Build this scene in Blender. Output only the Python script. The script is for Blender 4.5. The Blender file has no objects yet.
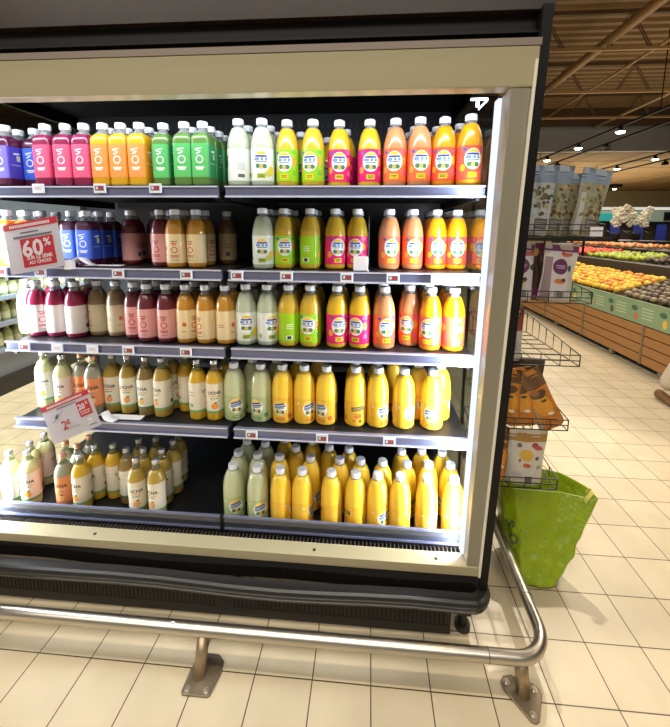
import bpy, bmesh, math, random
from mathutils import Vector, Matrix
random.seed(7)
C = bpy.context.scene.collection
PI = math.pi
# ------------------------------------------------------------------ materials
def lin(c):
    return tuple(((x/255)/12.92 if x/255 <= .04045 else ((x/255+.055)/1.055)**2.4) for x in c[:3]) + (1,)
def new_mat(name):
    m = bpy.data.materials.new(name); m.use_nodes = True
    nt = m.node_tree; nt.nodes.clear()
    out = nt.nodes.new('ShaderNodeOutputMaterial')
    return m, nt, out
def pbr(name, col, rough=.5, metal=0, coat=0, emit=None, estr=0, noise=0, nscale=20, bump=0, bscale=60, alpha=1, spec=.5, stretch=None, trans=0):
    m, nt, out = new_mat(name)
    b = nt.nodes.new('ShaderNodeBsdfPrincipled'); nt.links.new(b.outputs[0], out.inputs[0])
    b.inputs['Base Color'].default_value = lin(col); b.inputs['Roughness'].default_value = rough
    b.inputs['Metallic'].default_value = metal; b.inputs['Coat Weight'].default_value = coat
    b.inputs['Coat Roughness'].default_value = .08; b.inputs['Specular IOR Level'].default_value = spec
    b.inputs['Transmission Weight'].default_value = trans
    b.inputs['Alpha'].default_value = alpha
    if emit: b.inputs['Emission Color'].default_value = lin(emit); b.inputs['Emission Strength'].default_value = estr
    tc = None
    if noise or bump:
        tc = nt.nodes.new('ShaderNodeTexCoord'); mp = nt.nodes.new('ShaderNodeMapping')
        nt.links.new(tc.outputs['Object'], mp.inputs[0])
        if stretch: mp.inputs['Scale'].default_value = stretch
    if noise:
        n = nt.nodes.new('ShaderNodeTexNoise'); n.inputs['Scale'].default_value = nscale; n.inputs['Detail'].default_value = 5
        nt.links.new(mp.outputs[0], n.inputs[0])
        mx = nt.nodes.new('ShaderNodeMix'); mx.data_type = 'RGBA'
        c = lin(col)
        mx.inputs[6].default_value = tuple(x*(1-noise) for x in c[:3])+(1,); mx.inputs[7].default_value = tuple(min(1, x*(1+noise)) for x in c[:3])+(1,)
        nt.links.new(n.outputs[0], mx.inputs[0]); nt.links.new(mx.outputs[2], b.inputs['Base Color'])
    if bump:
        n2 = nt.nodes.new('ShaderNodeTexNoise'); n2.inputs['Scale'].default_value = bscale; n2.inputs['Detail'].default_value = 4
        nt.links.new(mp.outputs[0], n2.inputs[0])
        bp = nt.nodes.new('ShaderNodeBump'); bp.inputs['Strength'].default_value = bump; bp.inputs['Distance'].default_value = .01
        nt.links.new(n2.outputs[0], bp.inputs['Height']); nt.links.new(bp.outputs[0], b.inputs['Normal'])
    return m
def clear_mat(name, tint=(235, 240, 240), refl=1.0, ior=1.5, rough=.02, haze=0, hazecol=(200, 205, 210)):
    """thin clear sheet: see-through, with a Fresnel reflection"""
    m, nt, out = new_mat(name)
    tr = nt.nodes.new('ShaderNodeBsdfTransparent'); tr.inputs[0].default_value = lin(tint)
    gl = nt.nodes.new('ShaderNodeBsdfGlossy'); gl.inputs['Roughness'].default_value = rough
    fr = nt.nodes.new('ShaderNodeFresnel'); ge = nt.nodes.new('ShaderNodeNewGeometry')
    io = nt.nodes.new('ShaderNodeMix'); io.inputs[2].default_value = ior; io.inputs[3].default_value = 1/ior
    nt.links.new(ge.outputs['Backfacing'], io.inputs[0]); nt.links.new(io.outputs[0], fr.inputs[0])
    mu = nt.nodes.new('ShaderNodeMath'); mu.operation = 'MULTIPLY'; mu.inputs[1].default_value = refl
    nt.links.new(fr.outputs[0], mu.inputs[0])
    mx = nt.nodes.new('ShaderNodeMixShader'); nt.links.new(mu.outputs[0], mx.inputs[0])
    src = tr.outputs[0]
    if haze:
        df = nt.nodes.new('ShaderNodeBsdfDiffuse'); df.inputs[0].default_value = lin(hazecol)
        m2 = nt.nodes.new('ShaderNodeMixShader'); m2.inputs[0].default_value = haze
        nt.links.new(tr.outputs[0], m2.inputs[1]); nt.links.new(df.outputs[0], m2.inputs[2]); src = m2.outputs[0]
    nt.links.new(src, mx.inputs[1]); nt.links.new(gl.outputs[0], mx.inputs[2]); nt.links.new(mx.outputs[0], out.inputs[0])
    return m
def emit_mat(name, col, s):
    m, nt, out = new_mat(name)
    e = nt.nodes.new('ShaderNodeEmission'); e.inputs[0].default_value = lin(col); e.inputs[1].default_value = s
    nt.links.new(e.outputs[0], out.inputs[0]); return m
def shape_mat(name, base, shapes, rough=.45, coat=.4, alpha=1, metal=0, speck=0):
    """printed design: flat shapes laid over a base colour in the label's own UV space (metres)"""
    m, nt, out = new_mat(name); N = nt.nodes.new; L = nt.links.new
    b = N('ShaderNodeBsdfPrincipled'); L(b.outputs[0], out.inputs[0])
    b.inputs['Roughness'].default_value = rough; b.inputs['Coat Weight'].default_value = coat
    b.inputs['Alpha'].default_value = alpha; b.inputs['Metallic'].default_value = metal
    uv = N('ShaderNodeUVMap'); uv.uv_map = 'UVMap'
    cur = N('ShaderNodeRGB'); cur.outputs[0].default_value = lin(base); cur = cur.outputs[0]
    if speck:
        n = N('ShaderNodeTexNoise'); n.inputs['Scale'].default_value = 60; n.inputs['Detail'].default_value = 3; L(uv.outputs[0], n.inputs[0])
        mx = N('ShaderNodeMix'); mx.data_type = 'RGBA'; c = lin(base)
        mx.inputs[6].default_value = tuple(x*(1-speck) for x in c[:3])+(1,); mx.inputs[7].default_value = tuple(min(1, x*(1+speck)) for x in c[:3])+(1,)
        L(n.outputs[0], mx.inputs[0]); cur = mx.outputs[2]
    for s in shapes:
        k, cx, cy, rx, ry, col = s[:6]; ang = s[6] if len(s) > 6 else 0
        v = N('ShaderNodeVectorMath'); v.operation = 'SUBTRACT'; v.inputs[1].default_value = (cx, cy, 0); L(uv.outputs[0], v.inputs[0]); o = v.outputs[0]
        if ang:
            r = N('ShaderNodeVectorRotate'); r.rotation_type = 'Z_AXIS'; r.inputs['Angle'].default_value = -ang; L(o, r.inputs[0]); o = r.outputs[0]
        d = N('ShaderNodeVectorMath'); d.operation = 'DIVIDE'; d.inputs[1].default_value = (rx, ry, 1); L(o, d.inputs[0])
        if k in 'er':
            if k == 'e':
                l = N('ShaderNodeVectorMath'); l.operation = 'LENGTH'; L(d.outputs[0], l.inputs[0]); val = l.outputs['Value']
            else:
                a = N('ShaderNodeVectorMath'); a.operation = 'ABSOLUTE'; L(d.outputs[0], a.inputs[0])
                sp = N('ShaderNodeSeparateXYZ'); L(a.outputs[0], sp.inputs[0])
                mm = N('ShaderNodeMath'); mm.operation = 'MAXIMUM'; L(sp.outputs[0], mm.inputs[0]); L(sp.outputs[1], mm.inputs[1]); val = mm.outputs[0]
            t = N('ShaderNodeMath'); t.operation = 'LESS_THAN'; t.inputs[1].default_value = 1; L(val, t.inputs[0])
        else:  # ring
            l = N('ShaderNodeVectorMath'); l.operation = 'LENGTH'; L(d.outputs[0], l.inputs[0])
            t = N('ShaderNodeMath'); t.operation = 'COMPARE'; t.inputs[1].default_value = .88; t.inputs[2].default_value = .14; L(l.outputs['Value'], t.inputs[0])
        mx = N('ShaderNodeMix'); mx.data_type = 'RGBA'; L(t.outputs[0], mx.inputs[0]); L(cur, mx.inputs[6]); mx.inputs[7].default_value = lin(col); cur = mx.outputs[2]
    L(cur, b.inputs['Base Color'])
    return m
# ------------------------------------------------------------------ mesh helpers
class MB:
    def __init__(s): s.v = []; s.f = []; s.uv = {}
    def add(s, vs, fs, uvs=None):
        o = len(s.v); s.v += [tuple(p) for p in vs]
        for i, f in enumerate(fs):
            if uvs: s.uv[len(s.f)] = uvs[i]
            s.f.append(tuple(a+o for a in f))
        return s
    def hexa(s, p):  # 8 corners: bottom 4 ccw, top 4 ccw
        return s.add(p, [(3,2,1,0), (4,5,6,7), (0,1,5,4), (1,2,6,5), (2,3,7,6), (3,0,4,7)])
    def box(s, x0, x1, y0, y1, z0, z1):
        return s.hexa([(x0,y0,z0), (x1,y0,z0), (x1,y1,z0), (x0,y1,z0), (x0,y0,z1), (x1,y0,z1), (x1,y1,z1), (x0,y1,z1)])
    def tube(s, pts, r, n=10, cap=True):
        pts = [Vector(p) for p in pts]; up = None; rings = []
        for i, p in enumerate(pts):
            t = (pts[min(i+1, len(pts)-1)]-pts[max(i-1, 0)]).normalized()
            if up is None:
                up = Vector((0,0,1)) if abs(t.z) < .9 else Vector((1,0,0))
            a = t.cross(up).normalized(); up = a.cross(t).normalized()
            rr = r[i] if isinstance(r, (list, tuple)) else r
            rings.append([p+a*math.cos(2*PI*k/n)*rr+up*math.sin(2*PI*k/n)*rr for k in range(n)])
        vs = [q for g in rings for q in g]
        fs = [(i*n+k, i*n+(k+1) % n, (i+1)*n+(k+1) % n, (i+1)*n+k) for i in range(len(pts)-1) for k in range(n)]
        if cap: fs += [tuple(range(n))[::-1], tuple((len(pts)-1)*n+k for k in range(n))]
        return s.add(vs, fs)
    def extr(s, prof, x0, x1):  # yz polygon extruded along X
        n = len(prof)
        vs = [(x0, y, z) for y, z in prof]+[(x1, y, z) for y, z in prof]
        fs = [(i, (i+1) % n, n+(i+1) % n, n+i) for i in range(n)]+[tuple(range(n))[::-1], tuple(range(n, 2*n))]
        return s.add(vs, fs)
    def sphere(s, c, r, n=8, m=6, sz=1):
        vs = [(c[0]+r*math.sin(PI*i/m)*math.cos(2*PI*k/n), c[1]+r*math.sin(PI*i/m)*math.sin(2*PI*k/n), c[2]+r*sz*math.cos(PI*i/m)) for i in range(1, m) for k in range(n)]
        vs += [(c[0], c[1], c[2]+r*sz), (c[0], c[1], c[2]-r*sz)]
        a, b = len(vs)-2, len(vs)-1
        fs = [(i*n+k, (i+1)*n+k, (i+1)*n+(k+1) % n, i*n+(k+1) % n) for i in range(m-2) for k in range(n)]
        fs += [(a, k, (k+1) % n) for k in range(n)]+[(b, (m-2)*n+(k+1) % n, (m-2)*n+k) for k in range(n)]
        return s.add(vs, fs)
    def build(s, name, mat, parent=None, smooth=False, bevel=0, kind=None, autosmooth=False):
        me = bpy.data.meshes.new(name); me.from_pydata(s.v, [], s.f); me.validate(); me.update()
        if s.uv:
            ul = me.uv_layers.new(name='UVMap')
            for p in me.polygons:
                if p.index in s.uv:
                    for li, c in zip(p.loop_indices, s.uv[p.index]): ul.data[li].uv = c
        else:
            bm = bmesh.new(); bm.from_mesh(me); bmesh.ops.recalc_face_normals(bm, faces=bm.faces); bm.to_mesh(me); bm.free()
        if smooth:
            for p in me.polygons: p.use_smooth = True
        o = bpy.data.objects.new(name, me); C.objects.link(o)
        if mat: me.materials.append(mat)
        if parent: o.parent = parent
        if bevel:
            b = o.modifiers.new('Bevel', 'BEVEL'); b.width = bevel; b.segments = 2; b.limit_method = 'ANGLE'
        if kind: o['kind'] = kind
        return o
def tag(o, label, cat, group=None):
    o['label'] = label; o['category'] = cat
    if group: o['group'] = group
    return o
def thing(name, label, cat, loc=(0,0,0), rz=0, group=None):
    o = bpy.data.objects.new(name, None); C.objects.link(o); o.location = loc; o.rotation_euler = (0,0,rz)
    o.empty_display_size = .05
    return tag(o, label, cat, group)
def copy_tree(o, parent=None):
    c = o.copy(); C.objects.link(c)
    if parent: c.parent = parent
    for ch in list(o.children): copy_tree(ch, c)
    return c
def lathe(prof, n=28, ex=None, uvs=False, close=(True, True)):
    """prof: (r, z[, squareness 0..1]); angle 0 is the front (-Y); returns MB"""
    mb = MB(); vs = []; us = []
    for p in prof:
        r, z = p[0], p[1]; q = p[2] if len(p) > 2 else 0
        row = []; arc = 0; last = None; us_r = []
        for k in range(n+1):
            a = 2*PI*k/n-PI   # -pi..pi, 0 front
            dx, dy = math.sin(a), -math.cos(a)
            if q: 
                e = 2+q*6; m = 1/((abs(dx)**e+abs(dy)**e)**(1/e))
            else: m = 1
            pt = (dx*r*m, dy*r*m, z)
            if last: arc += math.dist(pt, last)
            last = pt; row.append(pt); us_r.append(arc)
        half = arc/2
        vs.append(row); us.append([u-half for u in us_r])
    flat = [p for row in vs for p in row]; N = n+1; fs = []; uv = []
    for i in range(len(prof)-1):
        for k in range(n):
            fs.append((i*N+k, i*N+k+1, (i+1)*N+k+1, (i+1)*N+k))
            if uvs:
                z0 = prof[0][1]
                uv.append([(us[i][k], prof[i][1]-z0), (us[i][k+1], prof[i][1]-z0), (us[i+1][k+1], prof[i+1][1]-z0), (us[i+1][k], prof[i+1][1]-z0)])
    mb.add(flat, fs, uv if uvs else None)
    if close[0]: mb.f.append(tuple(range(n))[::-1])
    if close[1]: mb.f.append(tuple((len(prof)-1)*N+k for k in range(n)))
    return mb
def text_mb(txt, size, bold=0.0, align='CENTER'):
    cu = bpy.data.curves.new('lettering', 'FONT'); cu.body = txt; cu.size = size; cu.align_x = align; cu.align_y = 'CENTER'
    cu.offset = bold; cu.resolution_u = 2
    o = bpy.data.objects.new('lettering', cu); C.objects.link(o)
    dg = bpy.context.evaluated_depsgraph_get(); dg.update()
    me = o.evaluated_get(dg).to_mesh()
    v = [tuple(p.co) for p in me.vertices]; f = [tuple(p.vertices) for p in me.polygons]
    o.evaluated_get(dg).to_mesh_clear()
    bpy.data.objects.remove(o); bpy.data.curves.remove(cu)
    return v, f
def frame_of(o, xa, za):  # orthonormal frame from x axis and rough z (up) axis; y points into the panel
    x = Vector(xa).normalized(); y = Vector(za).cross(x).normalized(); z = x.cross(y).normalized()
    return Matrix(((x.x, y.x, z.x, o[0]), (x.y, y.y, z.y, o[1]), (x.z, y.z, z.z, o[2]), (0,0,0,1)))
# ------------------------------------------------------------------ materials in use
M = {}
M['black'] = pbr('black_enamel', (11,11,13), .55, spec=.25)
M['blackback'] = pbr('black_back_panel', (17,18,22), .5)
M['blackshelf'] = pbr('black_shelf', (26,27,30), .42, bump=.05)
M['header'] = pbr('header_brown_reflection', (40,30,25), .35, spec=.3, noise=.6, nscale=7)  # mottled brown of the reflected ceiling, painted into the base colour
M['beige'] = pbr('beige_aluminium', (160,152,122), .38, metal=.0, coat=.25, noise=.03, nscale=3)
M['greyalu'] = pbr('grey_aluminium', (142,138,122), .45, metal=.2)
M['pale'] = pbr('pale_edge', (226,222,205), .35, coat=.3)
M['ledge'] = pbr('off_white_ledge', (224,219,224), .4, noise=.05, nscale=15)
M['rail'] = pbr('price_rail', (120,126,158), .3, metal=.35)
M['raillight'] = pbr('price_rail_lip', (210,216,238), .25, metal=.2)
M['steel'] = pbr('brushed_steel', (196,190,180), .33, metal=1, noise=.12, nscale=12, stretch=(1,8,8))
M['rust'] = pbr('worn_steel', (172,154,126), .4, metal=.8, noise=.25, nscale=22)
M['plate'] = pbr('dark_steel_plate', (140,128,108), .4, metal=.8, noise=.4, nscale=25)
M['rubber'] = pbr('black_rubber', (26,25,24), .4, coat=.2, noise=.25, nscale=8, stretch=(1,12,12))
M['panelgloss'] = pbr('dark_gloss_panel', (28,26,24), .10, coat=.8)
M['kick'] = pbr('kick_plate', (34,31,28), .5)
M['slot'] = pbr('slot_dark', (8,8,8), .7)
M['glassr'] = clear_mat('coated_side_glass', (214,220,218), 1.0, 2.6, .006)
M['glass'] = clear_mat('side_glass', (246,249,248), 1.0, 1.55, .01)
M['sleeve'] = clear_mat('clear_sleeve', (246,246,248), .7, 1.4, .05)
M['acrylic'] = clear_mat('clear_acrylic', (236,240,244), 1.2, 1.5, .04, haze=.16, hazecol=(225,228,240))
M['riser'] = clear_mat('smoked_riser', (120,124,135), 1.5, 1.6, .10, haze=.28, hazecol=(110,116,135))
M['necks'] = clear_mat('clear_plastic_neck', (214,220,220), 1.4, 1.5, .08, haze=.35, hazecol=(190,194,194))
M['glassd'] = clear_mat('clear_glass_neck', (222,226,205), 1.5, 1.5, .04, haze=.22, hazecol=(200,196,160))
M['cap'] = pbr('white_cap', (228,232,240), .35, coat=.2)
M['capsilver'] = pbr('silver_cap', (205,208,214), .25, metal=.7)
M['capcopper'] = pbr('copper_cap', (214,160,130), .35, metal=.5)
M['white'] = pbr('white_plastic', (232,232,236), .4)
M['signwhite'] = pbr('sign_white', (222,220,226), .5)
M['red'] = pbr('sign_red', (214,44,58), .5)
M['inkwhite'] = pbr('ink_white', (244,244,244), .5)
M['ink'] = pbr('ink_black', (28,28,34), .5)
M['inkgrey'] = pbr('ink_grey', (96,98,110), .5)
M['led'] = emit_mat('led_diffuser', (225,232,250), 1.3)
M['wire'] = pbr('black_wire', (22,20,20), .4)
JUICE = {
 ('A','violet'): (92,24,62), ('A','blue'): (74,24,58), ('A','pink'): (140,30,74), ('A','gold'): (224,170,24), ('A','green'): (92,132,60), ('A','orange'): (240,140,20),
 ('B','lemon'): (186,196,168), ('B','lime'): (214,176,48), ('B','pink'): (226,182,36), ('B','peach'): (214,142,92), ('B','orange'): (248,160,12),
 ('C','aqua'): (170,196,184), ('C','magenta'): (142,16,62), ('C','tan'): (142,118,82), ('C','maroon'): (104,30,44), ('C','amber'): (196,138,40), ('C','brown'): (112,78,44),
 ('D','clear'): (206,206,150), ('D','apricot'): (150,150,126), ('D','gold'): (214,170,36), ('D','amber'): (178,148,58), ('D','dark'): (138,112,56),
 ('E','lemon'): (196,202,158), ('E','yellow'): (252,208,58)}
def juice_mat(k, c):
    m, nt, out = new_mat('juice_%s_%s' % k)
    b = nt.nodes.new('ShaderNodeBsdfPrincipled'); nt.links.new(b.outputs[0], out.inputs[0])
    b.inputs['Base Color'].default_value = lin(c); b.inputs['Roughness'].default_value = .28
    b.inputs['Coat Weight'].default_value = .7; b.inputs['Coat Roughness'].default_value = .06
    b.inputs['Subsurface Weight'].default_value = 0
    return m
JM = {k: juice_mat(k, c) for k, c in JUICE.items()}
W = (240,240,240)
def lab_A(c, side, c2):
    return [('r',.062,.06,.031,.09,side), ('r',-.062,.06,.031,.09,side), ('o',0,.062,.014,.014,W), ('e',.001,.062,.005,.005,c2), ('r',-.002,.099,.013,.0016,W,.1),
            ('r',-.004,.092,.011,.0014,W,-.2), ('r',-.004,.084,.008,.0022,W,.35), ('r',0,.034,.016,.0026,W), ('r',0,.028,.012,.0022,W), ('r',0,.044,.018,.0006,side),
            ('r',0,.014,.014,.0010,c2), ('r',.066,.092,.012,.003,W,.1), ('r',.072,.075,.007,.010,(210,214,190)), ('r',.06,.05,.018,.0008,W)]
def lab_B(c, dec, dec2, box=(238,214,30)):
    return [('e',.036,.070,.012,.015,dec), ('e',.040,.030,.009,.010,dec2), ('e',-.036,.040,.010,.012,dec), ('e',-.030,.100,.007,.006,(70,90,190)), ('r',.038,.102,.010,.007,dec2),
            ('e',0,.068,.0300,.0345,(246,248,250)), ('e',0,.090,.018,.010,(248,204,40)), ('r',0,.0855,.021,.0042,(36,70,170)), ('r',0,.0885,.025,.0010,(246,248,250)), ('r',-.001,.0745,.024,.0048,(120,160,205)), ('r',-.004,.0745,.003,.0048,(226,236,244)), ('r',.011,.0745,.003,.0048,(226,236,244)), ('r',0,.066,.020,.0014,(60,84,120)),
            ('e',-.012,.051,.009,.008,(70,140,90)), ('e',.012,.050,.009,.008,(70,140,90)), ('e',0,.049,.006,.010,(244,186,110)),
            ('r',0,.0165,.0155,.0085,box), ('r',0,.0190,.011,.0014,(90,80,20)), ('r',0,.0140,.010,.0012,(90,80,20)),
            ('r',.105,.06,.016,.030,dec), ('r',.105,.074,.012,.0015,W), ('r',.105,.066,.011,.0012,W), ('r',.105,.058,.012,.0012,W), ('r',-.100,.018,.013,.008,W), ('r',-.100,.018,.008,.006,(60,60,60)), ('r',-.098,.062,.013,.0013,W), ('r',-.098,.070,.012,.0013,W), ('r',-.098,.054,.013,.0013,W)]
def lab_C(ink, pale):
    return [('o',0,.052,.0135,.0125,ink), ('e',.001,.053,.004,.003,pale), ('r',0,.086,.013,.0014,(60,50,50)), ('r',0,.079,.010,.0022,ink), ('r',0,.073,.008,.0018,ink), ('r',0,.030,.016,.0016,ink),
            ('r',0,.0245,.014,.0018,ink), ('r',0,.012,.012,.0008,(80,70,70)), ('e',-.040,.058,.008,.009,ink), ('r',-.043,.03,.008,.0012,(60,60,60)), ('r',.09,.07,.014,.0014,ink), ('r',.09,.062,.014,.0009,(90,90,90)),
            ('r',.09,.056,.014,.0009,(90,90,90)), ('r',.09,.026,.009,.009,(70,80,110)), ('r',-.09,.06,.013,.001,(90,90,90)), ('r',-.09,.052,.013,.001,(90,90,90))]
def lab_D(fruit, green=(120,170,110), txt=(60,60,70)):
    return [('r',0,.071,.022,.0018,fruit), ('r',-.002,.062,.016,.0018,(90,160,150)), ('e',0,.030,.013,.013,fruit), ('e',.004,.044,.006,.003,(50,80,40)), ('r',0,.005,.2,.0050,green), ('r',.07,.075,.016,.030,(226,222,206)),
            ('r',.07,.095,.011,.001,txt), ('r',.07,.085,.012,.001,txt), ('r',.07,.072,.013,.0025,fruit), ('r',.072,.030,.009,.008,txt), ('r',-.07,.085,.012,.001,txt), ('r',-.07,.072,.012,.001,txt), ('e',-.07,.03,.008,.008,green)]
def lab_E(base, tint, dk):
    return [('e',0,.058,.0290,.0300,(240,242,238),.2), ('e',-.002,.078,.019,.009,(246,200,50),.2), ('r',-.002,.0725,.021,.0036,(40,70,160),.2), ('r',.0,.063,.024,.0040,(100,130,150),.2), ('r',.0,.056,.018,.0014,(60,80,90),.2), ('e',-.010,.042,.008,.008,(80,130,80)), ('e',.011,.041,.008,.008,(90,120,70)), ('e',.001,.040,.006,.009,(240,190,70)),
            ('r',.002,.012,.018,.0055,tint), ('r',.002,.012,.013,.0012,base), ('e',.040,.024,.009,.010,tint), ('r',.095,.068,.026,.0085,dk,.10), ('r',.095,.070,.021,.0016,(190,180,120),.10), ('r',.095,.065,.018,.0012,(190,180,120),.10), ('r',.095,.047,.016,.0012,dk), ('r',.095,.036,.014,.007,tint), ('e',.080,.018,.006,.006,tint), ('e',.105,.016,.006,.006,dk),
            ('r',-.090,.075,.018,.0012,base), ('r',-.090,.056,.014,.015,base), ('r',-.090,.018,.013,.007,(240,236,220)), ('r',-.090,.018,.009,.0055,(80,70,60)), ('e',-.048,.080,.004,.004,(230,236,240))]
LM = {
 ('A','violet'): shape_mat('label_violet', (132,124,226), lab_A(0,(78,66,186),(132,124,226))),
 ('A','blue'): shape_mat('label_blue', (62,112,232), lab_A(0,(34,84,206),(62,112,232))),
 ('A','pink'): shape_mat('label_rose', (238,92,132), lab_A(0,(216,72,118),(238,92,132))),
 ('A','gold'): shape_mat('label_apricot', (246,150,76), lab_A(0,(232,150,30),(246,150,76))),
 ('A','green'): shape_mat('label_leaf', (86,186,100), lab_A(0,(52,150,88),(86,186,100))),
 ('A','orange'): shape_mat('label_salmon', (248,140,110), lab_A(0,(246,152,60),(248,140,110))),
 ('B','lemon'): shape_mat('label_white', (232,236,228), [s for s in lab_B(0,(232,206,50),(214,222,120),(214,216,120))][:0]+[('e',.036,.034,.013,.018,(236,208,44),-.3), ('e',.024,.024,.010,.012,(206,210,90),.3)]+lab_B(0,(232,236,228),(232,236,228),(170,190,60))[5:19]+[('r',.10,.07,.018,.020,(40,60,40)), ('r',.10,.078,.014,.0016,(220,200,60)), ('r',.10,.062,.012,.0014,(180,180,120)), ('r',-.09,.05,.014,.014,(206,212,206)), ('r',-.09,.018,.012,.006,(90,100,90)), ('e',-.05,.022,.008,.009,(170,200,60))]),
 ('B','lime'): shape_mat('label_lime', (160,214,14), lab_B(0,(250,170,60),(120,200,40))),
 ('B','pink'): shape_mat('label_magenta', (244,26,116), lab_B(0,(250,170,50),(244,120,170))),
 ('B','peach'): shape_mat('label_peach', (250,112,58), lab_B(0,(250,170,60),(240,90,150))),
 ('B','orange'): shape_mat('label_coral', (250,92,62), lab_B(0,(250,190,30),(244,90,130))),
 ('C','aqua'): shape_mat('label_paper_white', (236,234,230), lab_C((200,120,110),(236,234,230))),
 ('C','magenta'): shape_mat('label_paper', (232,226,222), lab_C((206,70,90),(232,226,222))),
 ('C','tan'): shape_mat('label_straw', (206,192,158), lab_C((196,90,60),(206,192,158))),
 ('C','maroon'): shape_mat('label_blush', (226,164,156), lab_C((190,50,60),(226,164,156))),
 ('C','amber'): shape_mat('label_cream', (238,214,164), lab_C((214,84,50),(238,214,164))),
 ('C','brown'): shape_mat('label_kraft', (206,176,136), lab_C((190,80,56),(206,176,136))),
 ('D','clear'): shape_mat('label_ivory', (236,232,220), lab_D((240,164,40))),
 ('D','apricot'): shape_mat('label_orange', (228,140,84), lab_D((236,180,120),(200,110,60),(120,60,50))),
 ('D','gold'): shape_mat('label_ivory_citrus', (230,220,196), lab_D((236,150,50))),
 ('D','amber'): shape_mat('label_ivory_peach', (228,220,196), lab_D((236,160,90))),
 ('D','dark'): shape_mat('label_ivory_ginger', (226,222,204), lab_D((220,180,80),(80,120,70))),
 ('E','lemon'): shape_mat('label_sage', (178,190,132), lab_E((222,226,206),(90,140,60),(70,90,60))),
 ('E','yellow'): shape_mat('label_mustard', (244,190,48), lab_E((240,196,70),(222,110,60),(84,76,44)))}
# ------------------------------------------------------------------ bottle prototypes
def bottle_geo(t):
    if t == 'A':
        body = lathe([(.026,.0,.8), (.031,.003,1), (.0328,.009,1), (.0328,.158,1), (.0322,.166,1), (.0300,.173,.9), (.0262,.179,.7), (.0225,.184,.4)], 32)
        neck = lathe([(.0226,.184,.4), (.0190,.190,.1), (.0165,.195), (.0160,.205)], 20)
        lab = lathe([(.0334,.030,1), (.0334,.147,1)], 40, uvs=True, close=(False, False))
        cap = (.0182,.203,.225)
    elif t == 'B':
        body = lathe([(.033,0), (.0385,.003), (.0410,.010), (.0415,.030), (.0415,.134), (.0408,.146), (.0385,.160), (.0350,.175), (.0305,.189), (.0262,.199), (.0225,.205)], 32)
        neck = lathe([(.0225,.205), (.0190,.209), (.0168,.213), (.0168,.221)], 20)
        lab = lathe([(.0421,.019), (.0421,.131)], 40, uvs=True, close=(False, False))
        cap = (.0195,.217,.238)
    elif t == 'C':
        body = lathe([(.031,0), (.0360,.003), (.0384,.010), (.0390,.030), (.0390,.134), (.0384,.146), (.0362,.160), (.0322,.174), (.0265,.186), (.0215,.194)], 30)
        neck = lathe([(.0215,.194), (.0185,.199), (.0168,.204), (.0168,.214)], 20)
        lab = lathe([(.0396,.019), (.0396,.134)], 40, uvs=True, close=(False, False))
        cap = (.0190,.211,.232)
    elif t == 'D':
        body = lathe([(.029,0), (.0335,.003), (.0352,.009), (.0358,.100), (.0358,.160), (.0350,.168), (.0325,.178), (.0285,.188), (.0235,.198), (.0190,.206)], 28)
        neck = lathe([(.0190,.206), (.0150,.214), (.0128,.222), (.0122,.236)], 18)
        lab = lathe([(.0363,.034), (.0363,.158)], 40, uvs=True, close=(False, False))
        cap = (.0135,.230,.247)
    else:
        body = lathe([(.034,0), (.0395,.003), (.0422,.010), (.0428,.030), (.0430,.080), (.0432,.120), (.0428,.140), (.0410,.158), (.0380,.175), (.0335,.190), (.0275,.202), (.0205,.212)], 32)
        neck = lathe([(.0205,.212), (.0175,.215), (.0168,.221)], 20)
        lab = lathe([(.0434,.010), (.0438,.110)], 40, uvs=True, close=(False, False))
        cap = (.0190,.215,.236)
    r, z0, z1 = cap
    # ribbed cap
    cm = MB(); n = 36; rows = []
    for rr, z, rib in ((r*.985,z0,1), (r,z0+.001,1), (r,z1-.0045,1), (r*.97,z1-.0015,0), (r*.88,z1,0)):
        rows.append([((rr+(.0005 if (k % 2 and rib) else 0))*math.sin(2*PI*k/n), -(rr+(.0005 if (k % 2 and rib) else 0))*math.cos(2*PI*k/n), z) for k in range(n)])
    cm.add([p for q in rows for p in q], [(i*n+k, i*n+(k+1) % n, (i+1)*n+(k+1) % n, (i+1)*n+k) for i in range(4) for k in range(n)]+[tuple(range(n))[::-1], tuple(4*n+k for k in range(n))])
    return body, neck, lab, cm
GEO = {t: bottle_geo(t) for t in 'ABCDE'}
ucha_v, ucha_f = text_mb('UCHA', .0190, .0005)
KINDNAME = {'A': 'smoothie_bottle', 'B': 'juice_bottle', 'C': 'juice_bottle', 'D': 'kombucha_bottle', 'E': 'orange_juice_bottle'}
DESC = {
 ('A','violet'): 'square berry smoothie bottle with violet label', ('A','blue'): 'square dark smoothie bottle with blue label', ('A','pink'): 'square magenta smoothie bottle with pink label',
 ('A','gold'): 'square yellow smoothie bottle with orange label', ('A','green'): 'square green smoothie bottle with green label', ('A','orange'): 'square orange smoothie bottle with salmon label',
 ('B','lemon'): 'pale lemonade bottle with white label', ('B','lime'): 'yellow juice bottle with lime-green label', ('B','pink'): 'yellow juice bottle with hot-pink label',
 ('B','peach'): 'peach-coloured juice bottle with orange label', ('B','orange'): 'bright orange juice bottle with coral label',
 ('C','aqua'): 'pale bluish juice bottle with white label', ('C','magenta'): 'magenta juice bottle with white label', ('C','tan'): 'tan juice bottle with straw label',
 ('C','maroon'): 'maroon juice bottle with pink label', ('C','amber'): 'amber juice bottle with cream label', ('C','brown'): 'dim brown juice bottle with kraft label',
 ('D','clear'): 'pale clear kombucha bottle with ivory label', ('D','apricot'): 'clear kombucha bottle with orange label', ('D','gold'): 'golden kombucha bottle with silver cap',
 ('D','amber'): 'amber kombucha bottle with ivory label', ('D','dark'): 'dark-shouldered kombucha bottle with ivory label',
 ('E','lemon'): 'plump pale lemonade bottle', ('E','yellow'): 'plump yellow orange-juice bottle'}
protos = {}
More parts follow.
